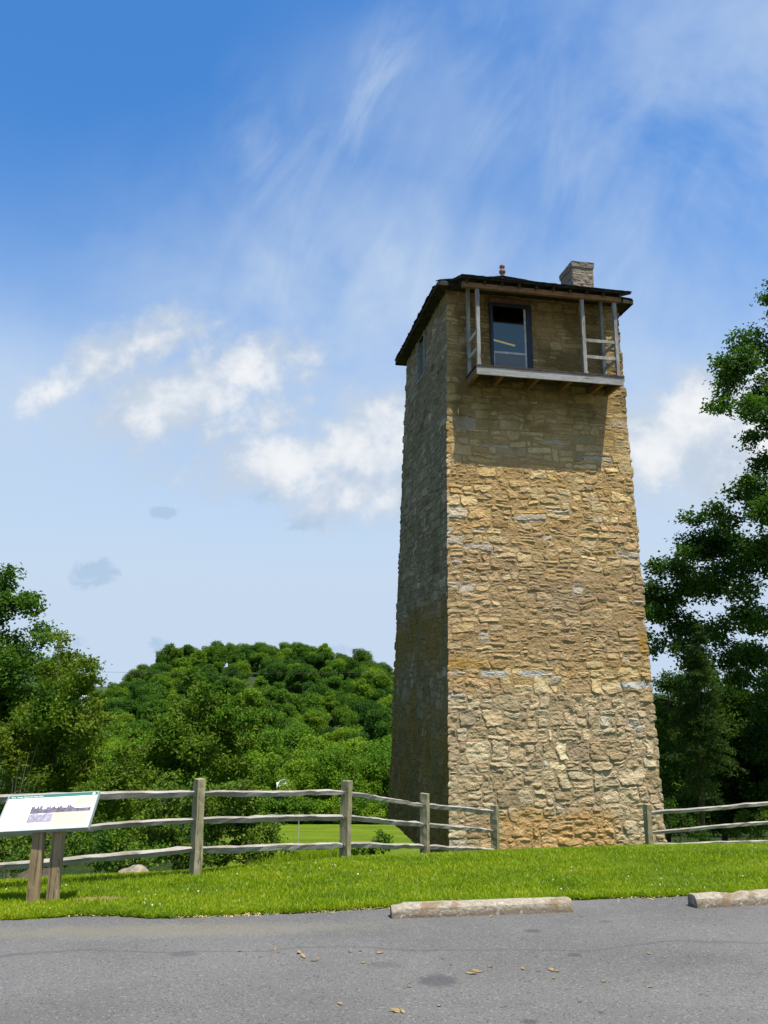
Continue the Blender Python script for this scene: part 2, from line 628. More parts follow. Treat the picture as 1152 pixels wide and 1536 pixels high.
FINIAL = flat_mat('red_brown_finial', (.22, .12, .085), .7, .3, .35, 14, .2)
ROCK = flat_mat('limestone_rock', (.27, .225, .165), .95, .1, .45, 7, .8)
WHITEWALL = flat_mat('white_siding', (.72, .72, .68), .7, .3, .08, 1, 0)
GREYROOF = flat_mat('grey_shingle_roof', (.30, .30, .31), .9, .2, .2, 2, .1)
BARK = flat_mat('bark', (.085, .07, .05), .95, .1, .45, 9, .9)
DEADBARK = flat_mat('bleached_dead_wood', (.30, .26, .20), .9, .1, .3, 9, .3)
CABLE = flat_mat('cable', (.05, .05, .055), .7, .2, .1, 1, 0)
DRYLEAF = flat_mat('dry_leaf', (.33, .23, .09), .8, .2, .45, 25, .3)
ROADMAT = flat_mat('pale_road', (.42, .40, .37), .9, .2, .15, .4, .1)

# concrete of the parking stops
m, t, p, _ = material('lichen_concrete')
co = objco(t)
a = t.noise(co, 5, 6, .65)
b = t.noise(co, 26, 5, .7)
sp_ = t.new('ShaderNodeSeparateXYZ')
t.put(sp_.inputs[0], co)
c = t.mix(t.ramp(b, .3, .7), (.24, .205, .145), (.40, .355, .27))
c = t.mix(t.math('MULTIPLY', t.ramp(a, .5, .64), .75), c, (.20, .13, .065))
low = t.math('ADD', sp_.outputs[2], t.math('MULTIPLY', t.math('SUBTRACT', a, .5), .16))
c = t.mix(t.math('MULTIPLY', t.ramp(low, .015, .085, 1, 0), .75), c, (.13, .095, .06))
c = t.mix(t.math('MULTIPLY', t.ramp(t.noise(co, 17, 3, .6), .6, .68), .6), c, (.50, .45, .36))
t.put(p.inputs['Base Color'], c)
p.inputs['Roughness'].default_value = .95
p.inputs['Specular IOR Level'].default_value = .15
bump(t, p, t.math('ADD', a, b), .8, .02)
CONCRETE = m

# window glass: reflects the sky and the porch roof, partly see-through
m, t, p, out = material('window_glass')
gl = t.new('ShaderNodeBsdfGlossy')
gl.inputs['Roughness'].default_value = .08
gl.inputs['Color'].default_value = (.20, .19, .145, 1)
tp = t.new('ShaderNodeBsdfTransparent')
tp.inputs[0].default_value = (.55, .58, .55, 1)
mx = t.new('ShaderNodeMixShader')
mx.inputs[0].default_value = .5
t.t.links.new(tp.outputs[0], mx.inputs[1])
t.t.links.new(gl.outputs[0], mx.inputs[2])
t.t.links.new(mx.outputs[0], out.inputs[0])
GLASS = m
m, t, p, out = material('grey_screen_glass')
p.inputs['Base Color'].default_value = (.115, .128, .112, 1)
p.inputs['Roughness'].default_value = .12
p.inputs['Specular IOR Level'].default_value = .3
SCREEN = m
m, t, p, out = material('yellow_glow')
em = t.new('ShaderNodeEmission')
em.inputs[0].default_value = (1, .64, .09, 1)
em.inputs[1].default_value = 2.2
t.t.links.new(em.outputs[0], out.inputs[0])
GLOW = m

LEAF_OAK = leaf_mat('oak_leaves', (.018, .045, .012), (.034, .08, .016), (.07, .13, .022), trans=.42)
LEAF_BIG = leaf_mat('broad_leaves', (.022, .055, .010), (.04, .09, .014), (.085, .15, .022), trans=.42)
LEAF_YEL = leaf_mat('yellowing_leaves', (.036, .08, .008), (.068, .122, .010), (.145, .20, .02), (.15, .17, .02), .5, .5, trans=.4)
LEAF_MID = leaf_mat('mid_leaves', (.030, .078, .008), (.058, .125, .011), (.115, .19, .018), (.14, .145, .018), .32, .45, trans=.38)
LEAF_SHRUB = leaf_mat('shrub_leaves', (.026, .070, .009), (.052, .118, .012), (.11, .19, .02), (.15, .16, .025), .4, .6, trans=.38)
LEAF_DARK = leaf_mat('shade_leaves', (.018, .043, .010), (.032, .070, .013), (.065, .115, .018), trans=.45)
NEEDLE = leaf_mat('hemlock_needles', (.015, .036, .009), (.027, .056, .012), (.055, .095, .017), trans=.3)
LEAF_FAR = leaf_mat('far_hill_leaves', (.020, .056, .010), (.048, .108, .012), (.145, .22, .014), trans=.32, per_object=.66, patch_scale=.08)
LEAF_TOP = leaf_mat('hilltop_leaves', (.020, .056, .010), (.044, .10, .012), (.12, .19, .014), trans=.32, patch=(.11, .17, .014), patch_amt=.6, patch_scale=.06)
LEAF_VAL = leaf_mat('valley_leaves', (.042, .10, .010), (.078, .15, .012), (.17, .235, .017), trans=.32, per_object=.5, patch_scale=.12)


# ------------------------------------------------------------------ ground
CR_PX = [(-700, 1345), (-300, 1335), (0, 1316), (150, 1308), (290, 1304), (400, 1296), (515, 1286), (640, 1281), (745, 1276), (850, 1272), (970, 1268), (1152, 1265), (1500, 1258), (2200, 1250)]
CR = np.array([on_plane(*q)[:2] for q in CR_PX])
CR = CR[np.argsort(CR[:, 0])]
FAR_Y = [0, 20, 26, 35, 50, 80, 115, 140, 180, 260, 5000]
FAR_Z = [-1, -3.2, -4.4, -6.0, -8.6, -13.4, -18.9, -21.5, -23, -24, -24]


def crest(x):
    return np.interp(x, CR[:, 0], CR[:, 1])


def ground(x, y):
    x, y = np.asarray(x, float), np.asarray(y, float)
    plane = -SLOPE * np.minimum(y, 60) + CROSS * np.clip(x, -60, 60)
    t = np.maximum(y - (crest(x) - .9), 0)
    k = .135 + .16 * sstep(-1.5, -6, x)
    near = plane - k * (np.sqrt(t * t + .7) - math.sqrt(.7))
    far = np.interp(y, FAR_Y, FAR_Z)
    w = sstep(5, 17, y - crest(x))
    bank = -2.2 * sstep(-3, -9, x) * sstep(0, 10, y - crest(x)) * sstep(70, 25, y)
    return near * (1 - w) + far * w + bank


RIDGE_PX = [(-500, 930), (-100, 940), (60, 985), (110, 1035), (140, 1074), (170, 1063), (200, 1045), (235, 1020), (270, 1000), (330, 999), (372, 997), (420, 1001), (470, 1000), (510, 1012), (560, 1022), (590, 1036), (650, 1050), (750, 1070), (900, 1085), (1000, 1090), (1150, 1085), (1500, 1060), (2200, 1050)]
RIDGE = []
for q in RIDGE_PX:
    d = ray(*q)
    RIDGE.append((d[0] / d[1] * 400, EYE + d[2] / d[1] * 400))
RIDGE = np.array(RIDGE)


def hill(x, y):
    r = np.interp(x * 400 / np.maximum(y, 120), RIDGE[:, 0], RIDGE[:, 1])
    base = np.interp(y, FAR_Y, FAR_Z)
    up = sstep(165, 400, y)
    h = base * (1 - up) + r * up
    h = h - 60 * sstep(400, 700, y)
    return h + (fbm(x / 45, y / 45, 5) - .5) * 9 * up * sstep(700, 420, y)


ASPH_PX = [(-1500, 1400), (-600, 1385), (0, 1378), (100, 1373), (180, 1373), (250, 1376), (330, 1374), (380, 1371), (440, 1369), (500, 1366), (590, 1361), (720, 1355), (860, 1349), (950, 1346), (1040, 1342), (1152, 1337), (1500, 1325), (2200, 1312)]
AE = np.array([on_plane(*q)[:2] for q in ASPH_PX])


def asph_edge(x):
    return np.interp(x, AE[:, 0], AE[:, 1]) + (fbm(x * 1.7, x * 0 + 3.3, 11, 5, .6) - .5) * .22


def build_ground():
    xs = np.concatenate([[-2500, -800, -200, -80], np.arange(-40, -14, .8), np.arange(-14, 14, .12), np.arange(14, 40, .8), [80, 200, 800, 2500]])
    # lawn: from under the asphalt edge to y = 30
    n = 150
    X = np.tile(xs, (n, 1))
    e = asph_edge(xs) - .4
    tt = np.linspace(0, 1, n)[:, None] ** 1.25
    Y = e[None] * (1 - tt) + 30 * tt
    Z = ground(X, Y) - .035 * sstep(.5, .3, Y - e[None]) + .030 * sstep(.33, .43, Y - e[None]) + (fbm(X * .8, Y * .8, 3) - .5) * .05 * sstep(.4, 1.5, Y - e[None])
    tag(link('lawn', grid_mesh('lawn', X, Y, Z), TURF), kind='structure')
    # parking lot
    ys = np.concatenate([np.linspace(-60, 2, 12), np.linspace(2.5, 7, 8)])
    X = np.tile(xs, (len(ys) + 3, 1))
    e = asph_edge(xs)
    Y = np.concatenate([np.tile(ys[:, None], (1, len(xs))), (e - .5)[None], (e - .15)[None], e[None]])
    Z = ground(X, Y) + .004
    Z[-1] -= .012
    tag(link('parking_lot', grid_mesh('parking_lot', X, Y, Z), ASPHALT), kind='structure')
    # valley meadow and the hill behind it
    xs = np.concatenate([[-3000, -1500, -800, -400, -250], np.arange(-160, 161, 2.5), [250, 400, 800, 1500, 3000]])
    ys = np.concatenate([np.arange(30, 60, 1.0), np.arange(60, 172, 2.5)])
    X, Y = np.meshgrid(xs, ys)
    Z = ground(X, Y) + (fbm(X / 6, Y / 6, 8) - .5) * .35 * sstep(31, 36, Y)
    tag(link('valley_meadow', grid_mesh('valley_meadow', X, Y, Z), MEADOW), kind='structure')
    ys = np.concatenate([np.arange(ys[-1], 420, 5.0), [430, 450, 480, 520, 580, 650, 750, 1000, 1800, 4000]])
    X, Y = np.meshgrid(xs, ys)
    tag(link('wooded_hill', grid_mesh('wooded_hill', X, Y, hill(X, Y)), WOODS), kind='structure')
    # pale lane at the far edge of the meadow
    xs = np.linspace(-40, 12, 40)
    X = np.stack([xs, xs])
    Y = np.stack([114 + xs * .05, 117.5 + xs * .05])
    tag(link('lane', grid_mesh('lane', X, Y, ground(X, Y) + .22), ROADMAT), kind='structure')


build_ground()


def blades(n, xr, yr, h, w, seed, density=None):
    rng = np.random.default_rng(seed)
    # more blades near the camera, as seen from anywhere on the lot
    y = yr[0] + (yr[1] - yr[0]) * rng.random(n) ** 1.35
    half = 1.2 + y * .60
    x = np.clip(rng.random(n) * 2 - 1, -1, 1) * half
    keep = (x > xr[0]) & (x < xr[1])
    if density is not None:
        keep &= rng.random(n) < density(x, y)
    return x[keep], y[keep], rng


def blade_mesh(name, x, y, z, h, w, rng, lean=.5):
    n = len(x)
    a = rng.random(n) * 2 * np.pi
    b = rng.random(n) * 2 * np.pi
    hh = h * (.55 + .9 * rng.random(n))
    l = lean * hh * rng.random(n) * 1.3
    V = np.empty((n, 4, 3))
    base = np.stack([x, y, z], -1)
    side = np.stack([np.cos(a), np.sin(a), np.zeros(n)], -1) * (w * (.7 + .6 * rng.random(n)))[:, None] / 2
    tip = np.stack([np.cos(b) * l, np.sin(b) * l, hh], -1)
    V[:, 0] = base - side
    V[:, 1] = base + side
    V[:, 2] = base + tip * .6 + side * .8
    V[:, 3] = base + tip
    i = np.arange(n)[:, None] * 4
    return np_mesh(name, V.reshape(-1, 3), [(i + np.array([0, 1, 2, 3]))])


def build_grass():
    def dens(x, y):
        e = asph_edge(x)
        d = sstep(-.05, .10, y - e + (fbm(x * 6, y * 6, 21) - .5) * .25)
        soil = np.exp(-(((x - SOIL[0]) / .36) ** 2 + ((y - SOIL[1]) / .15) ** 2)) * (.5 + fbm(x * 9, y * 9, 3, 3))
        d = d * (1 - .9 * np.clip(soil * 1.5, 0, 1))
        return d * (y < crest(x) + 3.0) * (.6 + .4 * sstep(.35, .6, fbm(x * 2, y * 2, 33)))
    global SOIL
    SOIL = on_plane(142, 1352)[:2]
    x, y, rng = blades(620000, (-12, 13), (8.3, 19), 0, 0, 4, dens)
    # worn verge: blades longer on the rough edge
    me = blade_mesh('grass', x, y, ground(x, y) + .02, .040, .011, rng, .95)
    tag(link('grass', me, BLADE), 'short mown green grass of the lawn', 'grass', kind='stuff')
    rng = np.random.default_rng(44)
    xv = rng.uniform(-9, 10, 90000)
    yv = asph_edge(xv) + np.abs(rng.normal(0, .22, 90000)) - .03 + (fbm(xv * 7, xv * 0, 29, 3) - .5) * .10
    me = blade_mesh('verge_grass', xv, yv, ground(xv, yv) + .005, .040, .012, rng, 1.3)
    tag(link('verge_grass', me, BLADE), 'ragged low grass creeping over the edge of the asphalt', 'grass', kind='stuff')
    # dry clippings blown along the edge of the asphalt
    n = 9000
    xv = rng.uniform(-9, 10, n)
    yv = asph_edge(xv) - np.abs(rng.normal(0, .09, n)) + .05
    k = rng.random(n) < sstep(.35, .7, fbm(xv * 1.3, xv * 0 + 4, 8, 4))
    xv, yv = xv[k], yv[k]
    me = blade_mesh('dry_clippings', xv, yv, ground(xv, yv) + .005, .010, .012, rng, 4.5)
    tag(link('dry_clippings', me, flat_mat('straw', (.42, .34, .16), .9, .1, .3, 9, 0)), 'straw-coloured clippings along the edge of the asphalt', 'grass', kind='stuff')
    # longer grass just past the brow and in the meadow
    rng = np.random.default_rng(9)
    n = 60000
    y = 16 + 34 * rng.random(n) ** 1.6
    x = (rng.random(n) * 2 - 1) * 3.5 - .12 * y + 1.0
    k = (x > -.16 * y - 2) & (x < -.2) & (y > crest(x) + 1.8)
    x, y = x[k], y[k]
    me = blade_mesh('tall_grass', x, y, ground(x, y), .20, .018, rng, .6)
    tag(link('tall_grass', me, BLADE), 'longer uncut grass beyond the fence', 'grass', kind='stuff')
    # clover leaves and white flower heads sprinkled through the lawn
    x, y, rng = blades(5200, (-12, 13), (8.3, 15), 0, 0, 14, dens)
    dn = fbm(x * .9, y * .9, 41)
    k = rng.random(len(x)) < sstep(.45, .75, dn) * .15 + .008
    x, y = x[k], y[k]
    mb = MB()
    for a, b in zip(x, y):
        z = float(ground(a, b)) + .035 + .025 * rng.random()
        r = .007 + .006 * rng.random()
        V = [(a + r * math.cos(q) * s, b + r * math.sin(q) * s, z + dz) for dz, s in ((0, 1), (r, .8)) for q in np.arange(5) * 1.2566] + [(a, b, z + r * 1.4), (a, b, z - r * .6)]
        F = [np.array([(i, (i + 1) % 5, 5 + (i + 1) % 5, 5 + i) for i in range(5)]), np.array([(5 + i, 5 + (i + 1) % 5, 10) for i in range(5)] + [((i + 1) % 5, i, 11) for i in range(5)])]
        mb.add(V, F)
    o = mb.build('clover_flowers', flat_mat('clover_white', (.62, .60, .50), .8, .2, .2, 20, 0))
    tag(o, 'tiny white clover heads sprinkled through the lawn', 'clover', kind='stuff')


build_grass()


# ------------------------------------------------------------------ the stone tower
TYAW = math.radians(10.84)
TLOC = (4.138, 24.775, EYE - 4)           # tower base; local z = 0 at the foot of the wall


def hl(z): return 3.05 - .0275 * z


def hr(z): return 3.05 + .0109 * z


def hf(z): return 3.05 - .0665 * z


def hb(z): return 4.812 - .068 * z


def stone_layout(W, z0, z1, seed, band, wide):
    rng = np.random.default_rng(seed)
    R = []
    z = z0
    while z < z1:
        lo, hi = band(z)
        h = rng.uniform(lo, hi)
        x = -rng.uniform(0, .4)
        while x < W:
            a, b = wide(z)
            w = rng.uniform(a, b)
            r = rng.random()
            if r < .30 or h < .2:
                R.append((x, x + w, z, z + h))
            elif r < .72:
                s = z + h * rng.uniform(.35, .65)
                for q0, q1 in ((z, s), (s, z + h)):
                    if rng.random() < .5 and w > .4:
                        v = x + w * rng.uniform(.3, .7)
                        R += [(x, v, q0, q1), (v, x + w, q0, q1)]
                    else:
                        R.append((x, x + w, q0, q1))
            elif r < .86:
                s1, s2 = z + h * rng.uniform(.24, .36), z + h * rng.uniform(.6, .74)
                R += [(x, x + w, z, s1), (x, x + w, s1, s2), (x, x + w, s2, z + h)]
            else:
                v = x + w * rng.uniform(.3, .7)
                s = z + h * rng.uniform(.3, .7)
                R += [(x, v, z, z + h), (v, x + w, z, s), (v, x + w, s, z + h)]
            x += w
        z += h
    return np.array(R)


PALETTE = np.array([.81, .69, .465]) * np.array([(.56, .47, .32), (.50, .40, .25), (.60, .52, .38), (.44, .33, .19), (.52, .46, .36), (.47, .36, .26), (.54, .43, .27)])


def stone_field(X, Z, W, z0, z1, seed, band, wide, relief):
    """height and colour of rubble masonry sampled at X (along the wall), Z (up)"""
    rng = np.random.default_rng(seed + 100)
    R = stone_layout(W, z0 - .6, z1 + .6, seed, band, wide)
    res = .02
    nx, nz = int((W + .8) / res), int((z1 - z0 + 1.6) / res)
    ids = np.zeros((nz, nx), np.int32)
    for i, (a, b, c, d) in enumerate(R):
        ids[max(0, int((c - z0 + .8) / res)):max(0, int((d - z0 + .8) / res)), max(0, int((a + .4) / res)):max(0, int((b + .4) / res))] = i
    wx = X + (fbm(X * 1.7, Z * 2.9, seed + 1, 4) - .5) * .30 + (fbm(X * 9, Z * 9, seed + 2, 3) - .5) * .055
    wz = Z + (fbm(X * 1.5, Z * 2.4, seed + 3, 3) - .5) * .20 + (fbm(X * 8, Z * 9, seed + 4, 3) - .5) * .050
    iz = np.clip(((wz - z0 + .8) / res).astype(int), 0, nz - 1)
    ix = np.clip(((wx + .4) / res).astype(int), 0, nx - 1)
    k = ids[iz, ix]
    r = R[k]
    dx = np.minimum(wx - r[..., 0], r[..., 1] - wx)
    dz = np.minimum(wz - r[..., 2], r[..., 3] - wz)
    rad = .075
    cx, cz = np.maximum(rad - dx, 0), np.maximum(rad - dz, 0)
    d = np.where((cx > 0) & (cz > 0), rad - np.sqrt(cx ** 2 + cz ** 2), np.minimum(dx, dz))
    n = len(R)
    hs = rng.uniform(.35, 1.25, n) * np.where(rng.random(n) < .08, .25, 1)
    tx, tz = rng.normal(0, .14, n), rng.normal(-.04, .16, n)
    cxm, czm = (R[:, 0] + R[:, 1]) / 2, (R[:, 2] + R[:, 3]) / 2
    joint = .012 + .014 * fbm(X * 3, Z * 3, seed + 7, 2)
    prof = sstep(0, 1, (d - joint) / .018)
    rough = (fbm(X * 6, Z * 8, seed + 8, 5, .6) - .5)
    chip = np.abs(fbm(X * 4.5 + 7, Z * 6.5, seed + 9, 4, .55) - .5)          # cleft faces
    h = prof * (hs[k] * .026 + np.clip(tx[k] * (wx - cxm[k]) + tz[k] * (wz - czm[k]), -.022, .022) + rough * .054 - chip * .085) + (1 - prof) * ((fbm(X * 9, Z * 9, seed + 10, 3) - .5) * .022)
    h = h - .008 * np.exp(-((d - joint) / .010) ** 2) * sstep(.42, .6, fbm(X * 2.1, Z * 2.1, seed + 21, 3))
    h = h * relief(X, Z) * .84
    ci = rng.integers(0, len(PALETTE), n)
    br = rng.normal(1, .15, n)
    col = PALETTE[ci][k] * (br[k] * (.92 + .16 * (fbm(X * 5, Z * 7, seed + 12, 4) * 2 - .5)))[..., None]
    mort = np.array([.325, .21, .088]) * (.85 + .35 * fbm(X * 6, Z * 6, seed + 13, 3))[..., None]
    smear = sstep(.52, .70, fbm(X * 1.4, Z * 1.8, seed + 14, 4))
    m = np.clip((1 - prof) + smear * .40 * (1 - .6 * prof), 0, 1)[..., None]
    return h, col * (1 - m) + mort * m, k, rng, n


def build_tower():
    root = empty('stone_tower', TLOC, TYAW, 'tall tapering square tower of tan rubble stone with a timber balcony near its top', 'tower')
    ztop = 15.93

    def band_f(z):
        if z < .5: return .30, .45
        if z < 3.9: return .27, .52
        if z < 7.6: return .17, .34
        if z < 10.4: return .22, .40
        return .20, .36

    def wide_f(z):
        return (.26, .80) if z < 3.9 else ((.28, .95) if z < 10.4 else (.35, .95))

    def relief_f(X, Z):
        return (.95 + .15 * sstep(4.2, 3.5, Z) - .25 * sstep(10.0, 10.6, Z) - .15 * np.exp(-((Z - 5.8) / 1.2) ** 2)) * (.75 + .5 * fbm(X * .7, Z * .7, 77, 2))

    faces = {
        'front': dict(A=lambda z: (-hl(z), -hf(z)), B=lambda z: (hr(z), -hf(z)), n=(0, -1), W=6.15, nu=330, nz=860, seed=3),
        'left': dict(A=lambda z: (-hl(z), hb(z)), B=lambda z: (-hl(z), -hf(z)), n=(-1, 0), W=7.9, nu=230, nz=720, seed=5),
        'right': dict(A=lambda z: (hr(z), -hf(z)), B=lambda z: (hr(z), hb(z)), n=(1, 0), W=7.9, nu=120, nz=300, seed=7),
        'back': dict(A=lambda z: (hr(z), hb(z)), B=lambda z: (-hl(z), hb(z)), n=(0, 1), W=6.15, nu=100, nz=300, seed=9),
    }
    order = ['front', 'right', 'back', 'left']
    rng = np.random.default_rng(2)
    zc = np.arange(-1.2, 17, .02)
    corner_h = {}
    for a in order:                                    # quoins at the corner where each face ends
        q = np.zeros(len(zc))
        z = -1.2
        while z < 17:
            hh = rng.uniform(.14, .4)
            s = (zc >= z) & (zc < z + hh)
            e = np.minimum(zc - z, z + hh - zc)
            q[s] = (rng.uniform(.0, .05) * sstep(0, .05, e) - .012)[s]
            z += hh
        corner_h[a] = q + (fbm(zc * 7, zc * 0, 50, 4) - .5) * .035
    VV, PP, CC, off = [], [], [], 0
    for name in order:
        f = faces[name]
        nxt, prv = order[(order.index(name) + 1) % 4], order[order.index(name) - 1]
        z = np.linspace(-1.0, ztop, f['nz'])
        u = np.linspace(0, 1, f['nu'])
        U, Z = np.meshgrid(u, z)
        X = U * f['W']
        h, col, k, r2, ns = stone_field(X, Z, f['W'], -1.0, ztop, f['seed'], band_f, wide_f, relief_f)
        lum = col.mean(-1, keepdims=True)
        if name in ('front', 'right'):
            nz_ = fbm(X * .8, Z * .8, 61, 4)
            # tan-brown band of smeared mortar in the middle of the height
            mid = (sstep(3.9, 4.8, Z) * sstep(9.0, 6.0, Z) * (.55 + .5 * sstep(.35, .6, nz_)))[..., None] * .75
            col = col * (1 - mid) + (lum * np.array([1.12, .80, .47])) * mid
            # lighter greyer stone low down
            lowl = (sstep(4.0, 3.2, Z) * .45)[..., None]
            col = col * (1 - lowl) + (lum * np.array([1.17, 1.02, .76]) * 1.14) * lowl
            bg = (np.isin(k, np.nonzero(r2.random(ns) < .05)[0]))[..., None] * .55
            col = col * (1 - bg) + np.array([.40, .37, .31]) * bg
            if name == 'front':
                # rusty footing course
                rust = (sstep(.62, .30, Z + (fbm(X * 1.3, X * 0, 5, 3) - .5) * .5) * sstep(.5, 1.6, X) * sstep(5.0, 4.4, X))[..., None]
                col = col * (1 - rust * .62) + np.array([.40, .225, .07]) * (.7 + .6 * fbm(X * 4, Z * 4, 9, 3))[..., None] * rust * .62
                # ochre stone on the right edge and left edge at the rusty band
                oc = (np.exp(-((Z - 4.9) / .42) ** 2) * (sstep(5.75, 5.95, X)) + np.exp(-((Z - 4.35) / .16) ** 2) * sstep(1.5, .4, X) * .8)[..., None]
                col = col * (1 - oc * .75) + np.array([.33, .18, .025]) * oc * .75
                # thin blue-grey slates in one course
                zz = Z - 4.05 + .0 * X
                blue = (np.exp(-(zz / .085) ** 4) * sstep(3.6, 2.6, X + (fbm(X * 3, Z * 3, 4, 2) - .5)) * sstep(.40, .48, fbm(X * 2.2, X * 0 + 2, 8, 2)) + np.exp(-((Z - 3.75) / .085) ** 4) * sstep(5.0, 5.3, X))[..., None]
                col = col * (1 - np.clip(blue, 0, 1) * .8) + np.array([.41, .41, .40]) * np.clip(blue, 0, 1) * .8
                # yellow-brown stain, darkened further as painted shade round balcony and porch
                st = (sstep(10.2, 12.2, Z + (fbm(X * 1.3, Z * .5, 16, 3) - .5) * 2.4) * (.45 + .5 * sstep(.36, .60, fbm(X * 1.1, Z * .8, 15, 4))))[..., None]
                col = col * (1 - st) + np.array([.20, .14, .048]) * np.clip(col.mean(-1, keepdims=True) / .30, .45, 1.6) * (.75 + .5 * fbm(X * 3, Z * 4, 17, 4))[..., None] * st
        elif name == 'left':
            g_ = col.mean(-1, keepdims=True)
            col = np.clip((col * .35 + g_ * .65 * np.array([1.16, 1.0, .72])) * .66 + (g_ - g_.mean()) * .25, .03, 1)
            nz_ = fbm(X * .9, Z * .7, 31, 4)
            stain = (sstep(6.6, 5.4, Z + (nz_ - .5) * 1.6) * (1 - .75 * np.exp(-((Z - 3.7) / .75) ** 2) * sstep(.40, .52, nz_)) * (.7 + .3 * sstep(.3, .6, fbm(X * 2, Z * 1.2, 19, 3))))[..., None]
            col = col * (1 - stain * .92) + np.array([.20, .122, .020]) * (.6 + .8 * fbm(X * 3, Z * 2.5, 35, 4))[..., None] * stain * .92
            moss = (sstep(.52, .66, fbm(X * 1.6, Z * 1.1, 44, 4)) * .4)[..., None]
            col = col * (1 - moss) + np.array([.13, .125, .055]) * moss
        A = np.stack(f['A'](Z), -1)
        B = np.stack(f['B'](Z), -1)
        Pxy = A * (1 - U)[..., None] + B * U[..., None]
        nrm = np.array(f['n'], float)
        dist0, dist1 = X, f['W'] - X
        for dist, adj, cname in ((dist0, prv, prv), (dist1, nxt, name)):
            w = 1 - sstep(0, .10, dist)
            hc = np.interp(Z, zc, corner_h[cname])
            an = np.array(faces[adj]['n'], float)
            if dist is dist0:
                D = nrm * (h * 1.0)[..., None]
            D = D * (1 - w)[..., None] + (nrm + an) * (hc * w)[..., None]
        Pxy = Pxy + D
        V = np.concatenate([Pxy, Z[..., None]], -1)
        iy, ix = np.mgrid[0:f['nz'] - 1, 0:f['nu'] - 1]
        i = iy * f['nu'] + ix
        keep = np.ones(i.shape, bool)
        cxy, czz = Pxy[:-1, :-1], Z[:-1, :-1]
        if name == 'front':
            keep &= ~((cxy[..., 0] > DOOR[0]) & (cxy[..., 0] < DOOR[1]) & (czz > DOOR[2]) & (czz < DOOR[3]))
        if name == 'left':
            keep &= ~((cxy[..., 1] > WIN[0]) & (cxy[..., 1] < WIN[1]) & (czz > WIN[2]) & (czz < WIN[3]))
        Q = np.stack([i, i + 1, i + f['nu'] + 1, i + f['nu']], -1)[keep] + off
        VV.append(V.reshape(-1, 3))
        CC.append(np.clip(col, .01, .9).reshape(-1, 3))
        PP.append(Q)
        off += V.shape[0] * V.shape[1]
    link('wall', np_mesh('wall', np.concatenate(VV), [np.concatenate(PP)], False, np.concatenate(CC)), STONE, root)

    # ---- roof: shallow hipped roof of split shakes, run forward over the balcony
    E = 15.96
    apex = np.array([.33, .86, 18.2])
    ex0, ex1, ey0, ey1 = -2.98, 3.59, -2.36, 4.10
    cs = [np.array(q) for q in ((ex0, ey0, E), (ex1, ey0, E), (ex1, ey1, E), (ex0, ey1, E))]
    mb = MB()
    rng = np.random.default_rng(8)
    up = np.array([0, 0, .05])
    for i in range(4):
        a, b = cs[i], cs[(i + 1) % 4]
        mb.add([a, b, apex, a + up, b + up, apex + up], [np.array([[2, 1, 0], [3, 4, 5]]), np.array([[0, 1, 4, 3]])])

    def shakes(a, b, top, courses, expo, w0=.13, tri=True):
        a, b, top = np.array(a, float), np.array(b, float), np.array(top, float)
        L = np.linalg.norm(b - a)
        ex = (b - a) / L
        mid = top - a
        ey = mid - ex * (mid @ ex)
        Hh = np.linalg.norm(ey)
        ey /= Hh
        nz_ = np.cross(ex, ey)
        tx = (top - a) @ ex
        for c_ in range(courses):
            y0 = c_ * expo - .05
            if tri:
                k = max(0, min(y0 + expo * 1.7, Hh)) / Hh
                x, xe = tx * k - .01, L + (tx - L) * k + .01
            else:
                x, xe = -.02, L + .02
            while x < xe:
                w = min(w0 * rng.uniform(.6, 1.4), xe - x)
                if w < .02: break
                d = rng.uniform(-.035, .03)
                ln = min(expo * 1.7, Hh - y0)
                if ln < .05: break
                o = a + ex * x + ey * (y0 + d) + nz_ * (.052 + rng.uniform(0, .008))
                u_, v_, w_ = ex * (w - .006), ey * ln - nz_ * .028, nz_ * .028
                mb.hexa([o, o + u_, o + u_ + v_, o + v_, o + w_, o + u_ + w_, o + u_ + v_ + w_ * .4, o + v_ + w_ * .4])
                x += w
    for i in range(4):
        shakes(cs[i], cs[(i + 1) % 4], apex, 16, .27)
    # porch roof
    px0, px1, pyf, pyb, zf, zb = -2.52, 2.97, -3.36, -1.62, 15.66, 16.34
    q = [(px0, pyf, zf), (px1, pyf, zf), (px1, pyb, zb), (px0, pyb, zb)]
    mb.hexa([np.array(v) for v in q] + [np.array(v) + (0, 0, .055) for v in q])
    shakes((px0, pyf, zf), (px1, pyf, zf), (px0, pyb, zb), 7, .27, tri=False)
    roof = mb.build('roof', SHAKE, root)
    # hip caps
    mb = MB()
    for c_ in cs:
        d = apex - c_
        ks = np.linspace(0, 1, 15)
        for k0, k1 in zip(ks[:-1], ks[1:]):
            mb.bar(c_ + d * k0 + (0, 0, .078 + rng.uniform(0, .012)), c_ + d * k1 + (0, 0, .078 + rng.uniform(0, .012)), .17, .022)
    mb.build('hip_shakes', SHAKE, roof)
    # boarded soffit and eave boards
    mb = MB()
    mb.box((ex0 + .03, ey0 + .03, E - .03), (ex1 - .03, ey1 - .03, E - .004))
    for a, b in ((0, 1), (1, 2), (2, 3), (3, 0)):
        mb.bar(cs[a] + (0, 0, -.02), cs[b] + (0, 0, -.02), .04, .10)
    for x in np.arange(px0 + .2, px1, .55):
        mb.bar((x, pyf + .06, zf - .06), (x, -2.0, 16.15), .06, .11)
    mb.build('soffit', SOFFIT, roof)
    mb = MB()
    mb.bar((-2.45, -3.157, 15.52), (2.70, -3.157, 15.52), .12, .15)
    mb.build('porch_beam', BROWNWOOD, roof)

